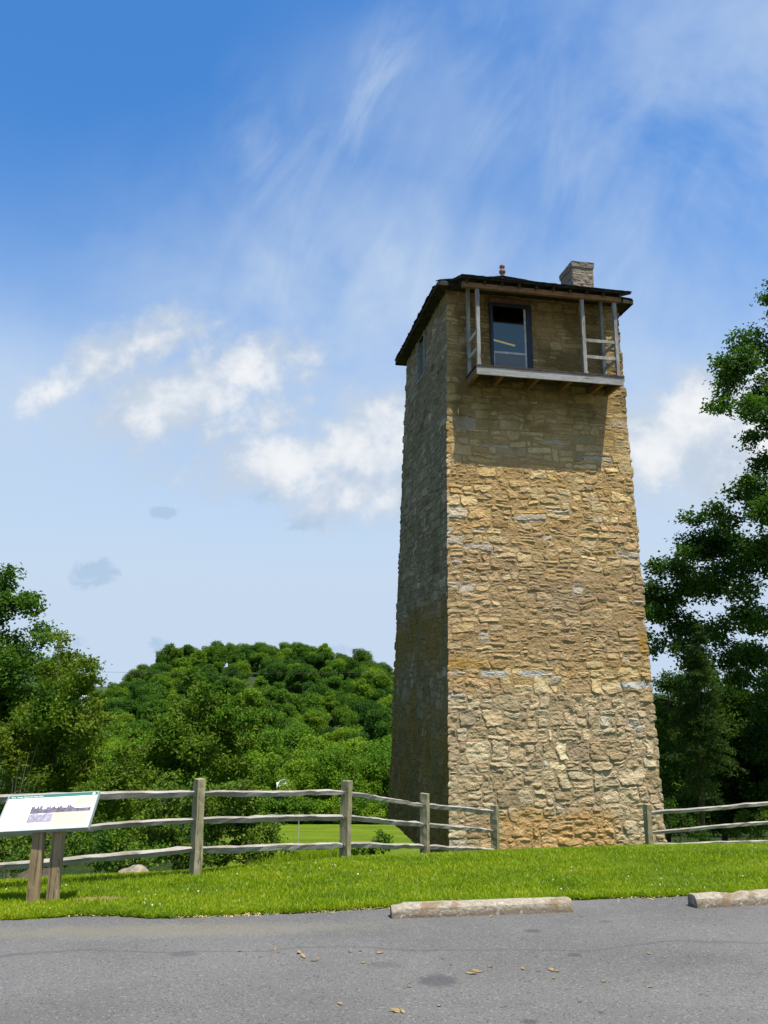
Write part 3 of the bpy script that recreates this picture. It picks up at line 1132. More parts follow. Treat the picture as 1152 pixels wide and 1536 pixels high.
    # finial on the peak
    prof = [(.05, -.12), (.075, 0), (.085, .05), (.06, .09), (.105, .15), (.125, .20), (.11, .26), (.06, .31), (.07, .33), (.10, .38), (.105, .42), (.075, .47), (.03, .51), (.0, .53)]
    V, F, ns = [], [], 10
    for r, z in prof:
        V += [(apex[0] + r * math.cos(a), apex[1] + r * math.sin(a), apex[2] + .06 + z) for a in np.arange(ns) / ns * 2 * math.pi]
    for i in range(len(prof) - 1):
        F += [(i * ns + k, i * ns + (k + 1) % ns, (i + 1) * ns + (k + 1) % ns, (i + 1) * ns + k) for k in range(ns)]
    MB().add(V, [np.array(F)]).build('finial', FINIAL, roof)

    # chimney: rubble stack by the right-hand eave
    cx0, cx1, cy0, cy1, cz0, cz1 = 2.68, 3.47, 0.0, 1.02, 15.6, 18.66
    VV, PP, CC, off = [], [], [], 0
    for a, b, n_, W in (((cx0, cy0), (cx1, cy0), (0, -1), .79), ((cx1, cy0), (cx1, cy1), (1, 0), 1.02), ((cx1, cy1), (cx0, cy1), (0, 1), .79), ((cx0, cy1), (cx0, cy0), (-1, 0), 1.02)):
        nu, nz_ = int(W / .025), 120
        U, Z = np.meshgrid(np.linspace(0, 1, nu), np.linspace(cz0, cz1, nz_))
        h, col, *_r = stone_field(U * W, Z, W, cz0, cz1, 40 + off % 7, lambda z: (.09, .2), lambda z: (.2, .55), lambda X, Z: .8)
        h = h + .035 * sstep(18.42, 18.47, Z)
        e = sstep(0, .04, np.minimum(U * W, W - U * W))
        h = h * e + (1 - e) * (.0 + .02 * (fbm(Z * 8, Z * 0, 3, 3) - .3) + .035 * sstep(18.42, 18.47, Z))
        Pxy = np.array(a) * (1 - U)[..., None] + np.array(b) * U[..., None] + np.array(n_) * h[..., None]
        # shared corners: push the ends outwards on the neighbour's side too
        t_ = np.array(b, float) - np.array(a, float)
        t_ /= np.linalg.norm(t_)
        Pxy += t_ * ((1 - e) * h * np.where(U > .5, 1, -1))[..., None]
        V = np.concatenate([Pxy, Z[..., None]], -1)
        iy, ix = np.mgrid[0:nz_ - 1, 0:nu - 1]
        i = iy * nu + ix
        PP.append((np.stack([i, i + 1, i + nu + 1, i + nu], -1)).reshape(-1, 4) + off)
        VV.append(V.reshape(-1, 3))
        CC.append((col * .25 + col.mean(-1, keepdims=True) * .55 * np.array([1.04, .98, .86])).reshape(-1, 3))
        off += nu * nz_
    # capping
    g = np.linspace(-.05, 1.05, 14)
    U, W_ = np.meshgrid(g, g)
    Zc = 18.645 + .03 * fbm(U * 5, W_ * 5, 3, 3)
    V = np.stack([cx0 + (cx1 - cx0) * U, cy0 + (cy1 - cy0) * W_, Zc], -1).reshape(-1, 3)
    iy, ix = np.mgrid[0:13, 0:13]
    i = iy * 14 + ix
    PP.append(np.stack([i, i + 1, i + 15, i + 14], -1).reshape(-1, 4) + off)
    VV.append(V)
    CC.append(np.tile([.33, .30, .25], (len(V), 1)))
    link('chimney', np_mesh('chimney', np.concatenate(VV), [np.concatenate(PP)], False, np.concatenate(CC)), STONE, roof)

    # ---- door to the balcony
    yd = -hf(14.3)
    x0, x1, z0, z1 = DOOR
    d = MB()
    for a, b in (((x0 - .05, yd - .10, z0), (x0 + .045, yd + .42, z1 + .02)), ((x1 - .13, yd - .10, z0), (x1 + .05, yd + .42, z1 + .02)), ((x0 + .045, yd - .098, z1 - .10), (x1 - .13, yd + .418, z1 + .018)), ((x0 + .045, yd - .098, z0), (x1 - .13, yd + .418, z0 + .06))):
        d.box(a, b)
    door = d.build('door', DARKFRAME, root, bevel=.006)
    d = MB()
    zr = 13.86
    d.box((x0 + .048, yd - .07, zr), (x1 - .133, yd - .03, zr + .075))
    d.box((x1 - .20, yd - .068, zr + .075), (x1 - .133, yd - .032, z1 - .12))
    d.box((x1 - .20, yd - .068, z0 + .06), (x1 - .133, yd - .032, zr))
    d.box((x0 + .048, yd - .068, z0 + .06), (x0 + .085, yd - .032, zr))
    d.build('sash_rail', PALEFRAME, door, bevel=.005)
    for a, b in ((z0 + .06, zr), (zr + .075, z1 - .10)):
        d = MB()
        d.box((x0 + .048, yd - .052, a), (x1 - .133, yd - .044, b))
        d.build('glass_pane', SCREEN if a < zr else GLASS, door)
    d = MB()
    d.box((x0 - .3, yd + .43, z0 - .3), (x1 + .3, yd + 3.0, z0 - .26))
    d.box((x0 - .35, yd + 2.9, z0 - .3), (x1 + .35, yd + 2.95, z1 + .5))
    d.box((x0 - .35, yd + .43, z0 - .25), (x0 - .3, yd + 2.9, z1 + .1))
    d.box((x1 + .3, yd + .43, z0 - .25), (x1 + .35, yd + 2.9, z1 + .1))
    d.box((x0 - 1.3, yd + .43, z1 + .1), (x1 + 1.3, yd + 2.9, z1 + .14))
    d.build('room_lining', ROOMDARK, door)
    d = MB()
    d.bar((x0 + .10, yd + .06, zr + .50), (x0 + .86, yd + .22, zr + .44), .035, .04)  # yellow strip given its own glow, set behind the upper pane
    d.build('yellow_strip', GLOW, door)
    # board above the door
    d = MB()
    d.box((x0 - .02, yd - .02, z1 + .02), (x1 + .02, yd + .06, z1 + .20))
    d.build('lintel', BROWNWOOD, door)

    # ---- slit window on the shaded side
    xw = -hl(15.0)
    a, b, c_, e = WIN
    d = MB()
    d.box((xw - .05, a, c_), (xw + .18, a + .12, e))
    d.box((xw - .05, b - .09, c_), (xw + .18, b, e))
    d.box((xw - .045, a + .12, c_), (xw + .178, b - .09, c_ + .09))
    win = d.build('window', flat_mat('weathered_grey_frame', (.20, .195, .17), .8, .2, .3, 9, .1), root, bevel=.006)
    d = MB()
    d.box((xw + .10, a + .12, c_ + .09), (xw + .13, b - .09, e))
    for q in np.arange(a + .28, b - .1, .17):
        d.box((xw + .092, q, c_ + .09), (xw + .10, q + .15, e - .01))
    d.build('shutter', SHUTTER, win)

    # ---- balcony
    zt = 12.985
    yf = -3.157
    yw = -hf(12.8) - .02
    rng = np.random.default_rng(4)
    d = MB()
    nb = 6
    ys = np.linspace(yf - .05, yw + .12, nb + 1)
    for i in range(nb):
        d.box((-2.085, ys[i] + .004, zt - .045), (2.655, ys[i + 1] - .004, zt + rng.uniform(-.003, .003)))
    balc = d.build('balcony', flat_mat('dark_floor_boards', (.075, .05, .032), .9, .1, .35, 5, .2), root)
    d = MB()
    d.bar((-2.052, yf - .002, zt - .047 - .125), (.62, yf - .002, zt - .047 - .125), .05, .245, n=10, jit=.002, rng=rng)
    d.bar((.624, yf, zt - .047 - .125), (2.622, yf, zt - .047 - .125), .05, .245, n=8, jit=.002, rng=rng)
    d.build('rim_board', DECKWOOD, balc)
    for x in (-2.0, -1.22, -.1, .95, 2.0, 2.56):
        d = MB()
        d.bar((x, yf + .03, zt - .17), (x, yw + .5, zt - .17), .10, .23)
        d.build('joist', BROWNWOOD, balc)
    posts = [(-1.965, yf + .05), (1.42, yf + .05), (2.50, yf + .05), (-1.99, yw - .02), (2.50, yw - .02)]
    for x, y in posts:
        d = MB()
        top = 15.46 if y < -2.9 else 15.9
        d.bar((x, y, zt), (x, y, top), .105, .105, up=(0, 1, 0), n=14, jit=.003, rng=rng)
        d.bar((x, y, zt), (x, y, zt + .06), .14, .14, up=(0, 1, 0))
        d.build('balcony_post', BALCWOOD, balc)
    for z in (13.56, 14.10):
        for p_, q in (((1.47, yf + .05, z), (2.45, yf + .05, z)), ((2.50, yf + .10, z), (2.50, yw - .07, z)), ((-1.98, yf + .10, z), (-1.99, yw - .07, z))):
            d = MB()
            d.bar(p_, q, .05, .10, n=5, jit=.002, rng=rng)
            d.build('railing', BALCWOOD if p_[1] == q[1] else GREYWOOD, balc)
    return root


DOOR = (-1.20, .08, 13.0, 15.56)
WIN = (.64, 1.78, 14.2, 15.80)
build_tower()


# ------------------------------------------------------------------ fences, parking stops, sign, stones
def at(px, py, D):
    return EYEV + ray(px, py) * D


def z_at(px, py, y):
    """height at which the sight line through a picture point passes the distance y"""
    d = ray(px, py)
    return EYE + d[2] / d[1] * y


def make_fence(label, posts, seed, rails):
    """posts: (px, py_bottom, py_top, D); rails: per post list of picture heights"""
    rng = np.random.default_rng(seed)
    base = at(posts[1][0], posts[1][1], posts[1][3])
    root = empty('split_rail_fence', (base[0], base[1], float(ground(base[0], base[1]))), 0, label, 'fence')
    org = np.array(root.location)
    P = []
    for (px, pb, ptop, D), rl in zip(posts, rails):
        b = at(px, pb, D)
        g = float(ground(b[0], b[1]))
        lean = (np.array([.02, 0, 0]) if px < 600 else 0)
        P.append((np.array([b[0], b[1], g]), z_at(px, ptop, b[1]), [z_at(px, r, b[1]) for r in rl]))
    for i, (b, zt, rz) in enumerate(P):
        a_ = P[min(i + 1, len(P) - 1)][0] - P[max(i - 1, 0)][0]
        n_ = np.array([a_[1], -a_[0], 0])
        n_ /= np.linalg.norm(n_)
        mb = MB()
        ln = rng.normal(0, .012, 3)
        top = np.array([b[0] + ln[0], b[1] + ln[1], zt])
        mb.bar(b - (0, 0, .35) - org, top - org, .115, .165, up=n_, n=14, jit=.004, rng=rng)
        for z in rz:                                   # dark mortise seen as a recess
            pass
        mb.build('post', POSTWOOD, root)
    for i in range(len(P) - 1):
        (b0, _, r0), (b1, _, r1) = P[i], P[i + 1]
        for j, (z0, z1) in enumerate(zip(r0, r1)):
            p = np.array([b0[0], b0[1], z0 + rng.normal(0, .006)]) - org
            q = np.array([b1[0], b1[1], z1 + rng.normal(0, .006)]) - org
            d = (q - p) / np.linalg.norm(q - p)
            sd = np.cross(d, (0, 0, 1))
            p, q = p - d * .07 + sd * .02, q + d * .07 - sd * .02
            mb = MB()
            n = 20
            V = []
            k = rng.uniform(.85, 1.15)
            tw = rng.uniform(-.3, .3)
            wob = (fbm(np.arange(n + 1) * .35, np.full(n + 1, seed + i * 3 + j), 4, 3) - .5) * .035
            # split wedge: five-sided section, thinner at the tenons
            for s in range(n + 1):
                t_ = s / n
                e = sstep(0, .11, t_) * sstep(1, .89, t_)
                hw, hh = (.026 + .024 * e) * k, (.028 + .021 * e) * k
                c_ = p + (q - p) * t_ + np.array([0, 0, 1]) * wob[s] * e
                for a, b in ((-.62, -1), (.55, -.85), (1, .55), (.1, 1), (-1, .62)):
                    ca_, sa_ = math.cos(tw * t_), math.sin(tw * t_)
                    V.append(c_ + sd * hw * (a * ca_ - b * sa_) + np.array([0, 0, 1]) * hh * (a * sa_ + b * ca_) + rng.normal(0, .0035, 3))
            F = [(s * 5 + u, s * 5 + (u + 1) % 5, s * 5 + 5 + (u + 1) % 5, s * 5 + 5 + u) for s in range(n) for u in range(5)]
            mb.add(V, [np.array(F), np.array([[4, 3, 2, 1, 0], [n * 5, n * 5 + 1, n * 5 + 2, n * 5 + 3, n * 5 + 4]])])
            o = mb.build('rail', RAILWOOD, root)
            # turn the mesh so that its own x runs along the rail (grain)
            me = o.data
            rot = Vector(d).to_track_quat('X', 'Z')
            me.transform(Matrix.Translation(-Vector((p + q) / 2)))
            me.transform(rot.to_matrix().to_4x4().inverted())
            o.location = Vector((p + q) / 2)
            o.rotation_mode = 'QUATERNION'
            o.rotation_quaternion = rot
    return root


make_fence('weathered three-rail split-rail fence running from behind the sign to the foot of the tower',
           [(-95, 1335, 1178, 9.5), (293, 1306, 1168, 10.7), (517, 1287, 1171, 13.0), (637, 1282, 1190, 15.5), (743, 1277, 1208, 17.8)], 3,
           [(1199, 1256, 1309), (1190, 1230, 1273), (1190, 1226, 1267), (1208, 1237, 1270), (1218, 1247, 1275)])
make_fence('weathered split-rail fence at the right of the tower, in front of the dark trees',
           [(974, 1269, 1207, 17.2), (1181, 1266, 1192, 18.0), (1385, 1262, 1180, 18.8)], 6,
           [(1220, 1249, 1267), (1204, 1232, 1262), (1190, 1218, 1248)])


def make_stop(label, p, q, seed):
    p, q = np.array(p), np.array(q)
    d = (q - p) / np.linalg.norm(q - p)
    L = np.linalg.norm(q - p)
    up = np.cross(np.array([1, 0, CROSS]), np.array([0, 1, -SLOPE]))
    up /= np.linalg.norm(up)
    bk = np.cross(up, d)
    prof = [(0, 0), (.003, .03), (.006, .06), (.010, .088), (.040, .124), (.07, .127), (.10, .128), (.13, .127), (.160, .124), (.19, .088), (.196, .05), (.20, 0)]
    n = 74
    xs = np.linspace(0, L, n)
    V = []
    for x in xs:
        e = min(x, L - x)
        k = 1 - .05 * (1 - float(sstep(0, .025, e)))
        for a, b in prof:
            r = float(fbm(np.array(x * 9), np.array(a * 24 + b * 31 + seed), seed, 4)) - .5
            ch = max(0, float(fbm(np.array(x * 4.5), np.array(b * 10 + seed), seed + 5, 3)) - .62) * .10
            V.append((x, .1 + (a - .1) * k + r * .007, b * k + r * .010 - ch * (b > .08)))
    m_ = len(prof)
    F = [(i * m_ + j, i * m_ + j + 1, (i + 1) * m_ + j + 1, (i + 1) * m_ + j) for i in range(n - 1) for j in range(m_ - 1)]
    mb = MB()
    mb.add(V, [np.array(F)[:, ::-1]])
    e0 = list(range(m_))
    e1 = [(n - 1) * m_ + j for j in range(m_)][::-1]
    mb.P += [np.array([e0]), np.array([e1])]
    o = mb.build('parking_stop', CONCRETE)
    o.matrix_world = Matrix(((d[0], bk[0], up[0], p[0]), (d[1], bk[1], up[1], p[1]), (d[2], bk[2], up[2], p[2] + .002), (0, 0, 0, 1)))
    return tag(o, label, 'parking stop', 'concrete parking stops at the edge of the lot')


a_, b_ = on_plane(588, 1379), on_plane(860, 1369)
make_stop('lichen-stained concrete parking stop lying in front of the tower, seen whole', a_, b_, 3)
c_ = on_plane(1047, 1363.5)
make_stop('concrete parking stop by the right edge of the lot, partly in view', c_, c_ + (b_ - a_) + np.array([0, .12, 0]), 8)


def blob(name, loc, size, mat, seed, rough=.35, sub=3, freq=1.6):
    import bmesh
    bm = bmesh.new()
    bmesh.ops.create_icosphere(bm, subdivisions=sub, radius=1)
    for v in bm.verts:
        c = np.array(v.co)
        k = 1 + rough * (float(fbm(np.array(c[0] * freq + c[2] * .7 + seed), np.array(c[1] * freq - c[2] * .9), seed, 4)) - .5) * 2
        k2 = .07 * (float(fbm(np.array(c[0] * 5 + seed), np.array(c[1] * 5 + c[2] * 5), seed + 3, 3)) - .5)
        v.co = Vector(c * (k + k2) * np.array(size))
    me = bpy.data.meshes.new(name)
    bm.to_mesh(me)
    bm.free()
    o = link(name, me, mat)
    o.location = loc
    return o


q = at(200, 1307, 12.0)
tag(blob('rock', (q[0], q[1], float(ground(q[0], q[1])) + .05), (.23, .16, .15), ROCK, 4), 'pale limestone rock at the edge of the lawn beside the first fence post', 'rock')
q = at(62, 1312, 11.6)
tag(blob('stump', (q[0], q[1], float(ground(q[0], q[1])) + .07), (.36, .25, .20), BARK, 9, .3), 'low brown stump in the shade behind the sign posts', 'stump')


def make_sign():
    b0, b1 = on_plane(48, 1358), on_plane(78, 1356)
    D = (b0[1] + b1[1]) / 2
    root = empty('information_sign', ((b0[0] + b1[0]) / 2, D, (b0[2] + b1[2]) / 2), 0, 'white interpretive sign with a green header, tilted on two brown timber posts', 'sign')
    org = np.array(root.location)
    dd = D * math.cos(PITCH) - 1.5 * math.sin(PITCH)
    TL, TR = at(15, 1196, dd + .22), at(146, 1189, dd + .22)
    BL, BR = at(-7, 1246, dd - .16), at(134, 1243, dd - .16)
    ux = (TR - TL)
    ux /= np.linalg.norm(ux)
    vy = (TL + TR - BL - BR) / 2
    vy -= ux * (vy @ ux)
    hgt = np.linalg.norm(vy)
    vy /= hgt
    nz_ = np.cross(ux, vy)
    if nz_[2] < 0: nz_ = -nz_
    c = (TL + TR + BL + BR) / 4 - org
    wid = (np.linalg.norm(TR - TL) + np.linalg.norm(BR - BL)) / 2
    for bb in (b0, b1):
        mb = MB()
        bl = np.array(bb) - org
        k = ((bl[1] - c[1]) / max(1e-6, vy[1]))
        ztop = c[2] + vy[2] * k - .045
        mb.bar(bl - (0, 0, .3), (bl[0] + .004, bl[1] + .02, ztop), .125, .10, up=(0, 1, 0), n=12, jit=.0012, rng=np.random.default_rng(3))
        mb.build('post', SIGNWOOD, root, bevel=.006)
    M4 = Matrix(((ux[0], vy[0], nz_[0], c[0]), (ux[1], vy[1], nz_[1], c[1]), (ux[2], vy[2], nz_[2], c[2]), (0, 0, 0, 1)))

    def placed(o):
        o.matrix_local = M4
        return o
    w2, h2 = wid / 2, hgt / 2
    mb = MB()
    mb.box((-w2, -h2, -.012), (w2, h2, .010))
    panel = placed(mb.build('panel', flat_mat('sign_white', (.70, .70, .67), .45, .4, .04, 3, 0), root, bevel=.003))
    mb = MB()
    for a, b in (((-w2 - .012, -h2 - .012, -.035), (w2 + .012, -h2, .016)), ((-w2 - .012, h2, -.035), (w2 + .012, h2 + .012, .016)), ((-w2 - .012, -h2, -.035), (-w2, h2, .016)), ((w2, -h2, -.035), (w2 + .012, h2, .016)), ((-w2, -h2, -.036), (w2, h2, -.014))):
        mb.box(a, b)
    placed(mb.build('frame', flat_mat('sign_frame_grey', (.30, .35, .33), .6, .4, .1, 4, 0), root))
    for post_x in ():
        pass

    def sheet(name, u0, v0, u1, v1, mat, lift=.0125):
        mb = MB()
        X = lambda u: -w2 + u * wid
        Y = lambda v: -h2 + v * hgt
        mb.box((X(u0), Y(v0), .0095), (X(u1), Y(v1), lift))
        o = mb.build(name, mat)
        o.parent = panel
        return o
    GREEN = flat_mat('sign_green', (.03, .16, .11), .5, .4, .05, 3, 0)
    BEIGE = flat_mat('sign_beige', (.55, .475, .33), .5, .4, .05, 3, 0)
    SKETCH = flat_mat('sketch_grey', (.14, .12, .15), .6, .3, .5, 40, 0)
    SKETCH2 = flat_mat('sketch_pale', (.30, .28, .33), .6, .3, .35, 34, 0)
    PRINT = flat_mat('print_grey', (.42, .42, .42), .6, .3, .1, 3, 0)
    WHITE = flat_mat('sign_lettering', (.85, .85, .82), .5, .3, .02, 3, 0)
    sheet('header', 0, .925, 1, 1, GREEN)
    sheet('text_box', .77, .66, .965, .87, BEIGE)
    sheet('text_box', .57, .09, .965, .50, BEIGE)
    fc = bpy.data.curves.new('lettering', 'FONT')
    fc.body = 'Shot Tower Historical State Park'
    fc.size = hgt * .062
    fc.extrude = .0008
    tmp = bpy.data.objects.new('lettering', fc)
    COL.objects.link(tmp)
    bpy.context.view_layer.update()
    me = bpy.data.meshes.new_from_object(tmp.evaluated_get(bpy.context.evaluated_depsgraph_get()))
    bpy.data.objects.remove(tmp)
    fo = link('lettering', me, WHITE)
    fo.parent = panel
    fo.location = (-w2 + .03 * wid, -h2 + .938 * hgt, .0135)
    # round emblem at the right end of the header
    mb = MB()
    th = np.arange(20) / 20 * 2 * np.pi
    for rr, zz in ((.032, .0135),):
        V = [(w2 - .045 * wid + rr * hgt * math.cos(a) * 1.15, -h2 + .962 * hgt + rr * hgt * math.sin(a), zz) for a in th]
        V2 = [(x, y, .012) for x, y, z in V]
        mb.add(V + V2, [np.array([list(range(20))]), np.array([(i, i + 20, (i + 1) % 20 + 20, (i + 1) % 20) for i in range(20)])])
    o = mb.build('emblem', WHITE)
    o.parent = panel
    # old drawing: wooded bank with bare trees and pale mounds
    rng = np.random.default_rng(12)

    def strip(name, u0, u1, v0, f, mat, lift):
        us = np.linspace(u0, u1, 70)
        V, F = [], []
        for u in us:
            V += [(-w2 + u * wid, -h2 + v0 * hgt, lift), (-w2 + u * wid, -h2 + f(u) * hgt, lift)]
        F = [(2 * i, 2 * i + 2, 2 * i + 3, 2 * i + 1) for i in range(69)]
        o = MB().add(V, [np.array(F)]).build(name, mat)
        o.parent = panel
    spikes = rng.random(400)
    strip('picture', .305, .79, .20, lambda u: .42 + .03 * math.sin(u * 40) + .04 * spikes[int(u * 300)], SKETCH2, .0118)
    strip('picture', .305, .97, .46, lambda u: (.55 + .10 * (u - .3) + (.14 * spikes[int(u * 180)] ** 2 if u < .79 else -.04)) if u < .78 else .56, SKETCH, .0126)
    mb = MB()
    for k in range(9):
        v = .80 - k * .052
        x = .06
        while x < .28 - .02 * k % .05:
            l_ = rng.uniform(.015, .045)
            mb.box((-w2 + x * wid, -h2 + v * hgt, .0098), (-w2 + (x + l_) * wid, -h2 + (v + .010) * hgt, .0112))
            x += l_ + .008
    o = mb.build('fine_print', PRINT)
    o.parent = panel
    mb = MB()
    for k in range(5):
        v = .44 - k * .066
        x = .60
        while x < .92:
            l_ = rng.uniform(.015, .045)
            mb.box((-w2 + x * wid, -h2 + v * hgt, .0122), (-w2 + (x + l_) * wid, -h2 + (v + .010) * hgt, .0136))
            x += l_ + .008
    o = mb.build('fine_print', PRINT)
    o.parent = panel
    return root


make_sign()


def build_litter():
    rng = np.random.default_rng(31)
    spots = [(412, 1426, 1.1), (418, 1430, .8), (448, 1431, 1.6), (455, 1437, 1.8), (473, 1443, 1.3), (478, 1440, .8), (525, 1430, 1.2), (540, 1428, .8), (569, 1431, 1.2), (545, 1446, .8), (360, 1428, .9), (390, 1437, .6), (665, 1440, .8), (676, 1449, .6),
             (708, 1462, 1.6), (716, 1459, 1.6), (735, 1452, 1.0), (784, 1455, 1.2), (828, 1457, 1.3), (836, 1459, 1.2), (831, 1469, 1.0), (808, 1458, .6), (905, 1474, 1.0), (973, 1432, 1.2), (976, 1482, 1.2), (596, 1519, 1.8), (604, 1520, 1.0), (614, 1482, .9),
             (510, 1508, .9), (658, 1511, .8), (903, 1521, .6), (870, 1505, .7), (737, 1376, 1.6), (872, 1376, .8), (693, 1490, .5), (432, 1470, .5), (250, 1420, .5), (1052, 1494, .5)]
    for px, py, s in spots:
        q = on_plane(px, py)
        n = 5
        L, W = .050 * s * rng.uniform(.8, 1.3), .021 * s * rng.uniform(.7, 1.3)
        V, F = [], []
        for i in range(n + 1):
            t_ = i / n
            w = W * math.sin(math.pi * min(.97, t_ * .9 + .06)) * rng.uniform(.7, 1.2)
            z = .003 + .008 * s * (t_ - .5) ** 2 * 2 + rng.uniform(0, .004)
            V += [((t_ - .5) * L, -w / 2, z + .004), ((t_ - .5) * L, 0, z), ((t_ - .5) * L, w / 2, z + .005)]
        for i in range(n):
            F += [(3 * i, 3 * i + 3, 3 * i + 4, 3 * i + 1), (3 * i + 1, 3 * i + 4, 3 * i + 5, 3 * i + 2)]
        o = MB().add(V, [np.array(F)]).build('fallen_leaf', DRYLEAF)
        o.location = (q[0], q[1], q[2] + .004)
        o.rotation_euler = (rng.normal(0, .15) - SLOPE * .5, rng.normal(0, .15), rng.uniform(0, 6.28))
        tag(o, 'small dry tan leaf lying on the grey asphalt', 'leaf', 'dry leaves scattered on the asphalt')


build_litter()


# ------------------------------------------------------------------ trees and shrubs
def leaf_quads(P, L, W, rng, up=.7, out=None):
    """rhombic leaves centred on points P"""
    n = len(P)
    N = rng.normal(size=(n, 3))
    N /= np.linalg.norm(N, axis=1)[:, None]
    N[:, 2] += up
    if out is not None:
        N += out
    N /= np.linalg.norm(N, axis=1)[:, None]
    T = np.cross(N, rng.normal(size=(n, 3)))
    T /= np.linalg.norm(T, axis=1)[:, None] + 1e-9
    S = np.cross(N, T)
    l = (L * rng.uniform(.65, 1.3, n))[:, None] / 2
    w = (W * rng.uniform(.65, 1.3, n))[:, None] / 2
    f = N * w * .35
    V = np.stack([P - T * l, P + S * w + f - T * l * .15, P + T * l - N * l * .25, P - S * w + f - T * l * .15], 1)
    i = np.arange(n)[:, None] * 4
    return V.reshape(-1, 3), i + np.arange(4)[None]


def clump_leaves(c, r, n_twig, per, sig, rng, flat=.8):
    d = rng.normal(size=(n_twig, 3))
    d /= np.linalg.norm(d, axis=1)[:, None]
    rad = rng.random(n_twig) ** (1 / 2.4)
    tw = c + d * rad[:, None] * np.array([r, r, r * flat])
    P = np.repeat(tw, per, 0) + rng.normal(0, sig, (n_twig * per, 3)) * np.array([1, 1, .6])
    O = np.repeat(d * .5, per, 0)
    return tw, P, O


def make_tree(name, label, cat, base, clumps, leafm, L=.13, W=.075, dens=150, per=9, sig=.16, trunk_r=.16, trunk_h=None, seed=1, group=None, bark=None, flat=.8, trunk_top=None, twigs=4, limb=1.0):
    """clumps: rows (x, y, z, r) in the world; the trunk stands on base"""
    rng = np.random.default_rng(seed)
    base = np.array(base, float)
    C = np.asarray(clumps, float)
    root = empty(name, base, 0, label, cat, group)
    tt = np.array(trunk_top) if trunk_top is not None else np.array([C[:, 0].mean(), C[:, 1].mean(), C[:, 2].max() - C[:, 3].mean()])
    n = 14
    s = np.linspace(0, 1, n)[:, None]
    tr = base + (tt - base) * s + np.concatenate([(fbm(s * 3, s * 0 + seed, seed, 3) - .5) * .5 * s, (fbm(s * 3 + 5, s * 0 + seed, seed + 1, 3) - .5) * .5 * s, 0 * s], 1)
    tr[0] -= (0, 0, .3)
    wood = MB()
    rr = trunk_r * (1 - .86 * s[:, 0] ** 1.1)
    rr[0] *= 1.35
    wood.tube(tr - base, rr, 9)
    nodes = [(q, r) for q, r in zip(tr[3:], rr[3:])]
    PP, OO = [], []
    order = np.argsort(np.linalg.norm(C[:, :3] - tr[6], axis=1))
    for ci in order:
        c, r = C[ci, :3], C[ci, 3]
        N = np.array([q for q, _ in nodes])
        R = np.array([q for _, q in nodes])
        dv = c - N
        dist = np.linalg.norm(dv, axis=1) + 1.5 * np.maximum(N[:, 2] - c[2] + .2 * np.linalg.norm(dv[:, :2], axis=1), 0)
        j = int(np.argmin(dist))
        p0 = N[j]
        r0 = min(R[j] * .72, .028 * limb * (np.linalg.norm(c - p0) + .8))
        m = 7
        u = np.linspace(0, 1, m)[:, None]
        ctrl = (p0 + c) / 2 + np.array([0, 0, -.10 * np.linalg.norm(c - p0)]) + rng.normal(0, .10, 3) * np.linalg.norm(c - p0)
        pts = p0 * (1 - u) ** 2 + 2 * ctrl * u * (1 - u) + c * u ** 2
        pts[1:-1] += rng.normal(0, .03, (m - 2, 3)) * np.linalg.norm(c - p0)
        rad = r0 * (1 - .65 * u[:, 0])
        wood.tube(pts - base, rad, 6)
        nodes += [(q, w) for q, w in zip(pts[2:], rad[2:])]
        nt = max(10, int(dens * r * r))
        tw, P, O = clump_leaves(c, r, nt, per, sig, rng, flat)
        for k in range(min(twigs, len(tw))):
            e = tw[k]
            md = (c + e) / 2 + rng.normal(0, .05, 3)
            wood.tube(np.array([pts[-2], md, e]) - base, [max(.006, rad[-1] * .6), .008, .004], 3)
        PP.append(P)
        OO.append(O)
    wood.build('trunk', bark or BARK, root, smooth=True)
    P, O = np.concatenate(PP) - base, np.concatenate(OO)
    V, Q = leaf_quads(P, L, W, rng, .7, O)
    link('crown', np_mesh('crown', V, [Q]), leafm, root)
    return root


def px_clumps(lst, D, spread, seed, back=0):
    """picture-sized lumps given their own distances; back: further lumps filling the crown's depth behind"""
    rng = np.random.default_rng(seed)
    out = []
    for px, py, r in lst:
        d = D + rng.uniform(-spread, spread)
        out.append((*at(px, py, d), r / FPX * d * 1.08))
        for _ in range(back):
            d2 = D + rng.uniform(.2, 1.6) * spread
            q = at(px + rng.normal(0, 10), py + rng.normal(0, 10), d2)
            out.append((*q, r / FPX * d2))
    fine = []
    for x, y, z, r in out:
        for _ in range(3 if r > .22 else 1):
            o = rng.normal(0, .46, 3) * r if r > .22 else np.zeros(3)
            fine.append((x + o[0], y + o[1], z + o[2] * .8, r * (rng.uniform(.42, .78) if r > .22 else 1)))
    return np.array(fine)


def gbase(px, py, D):
    q = at(px, py, D)
    return (q[0], q[1], float(ground(q[0], q[1])) - .1)


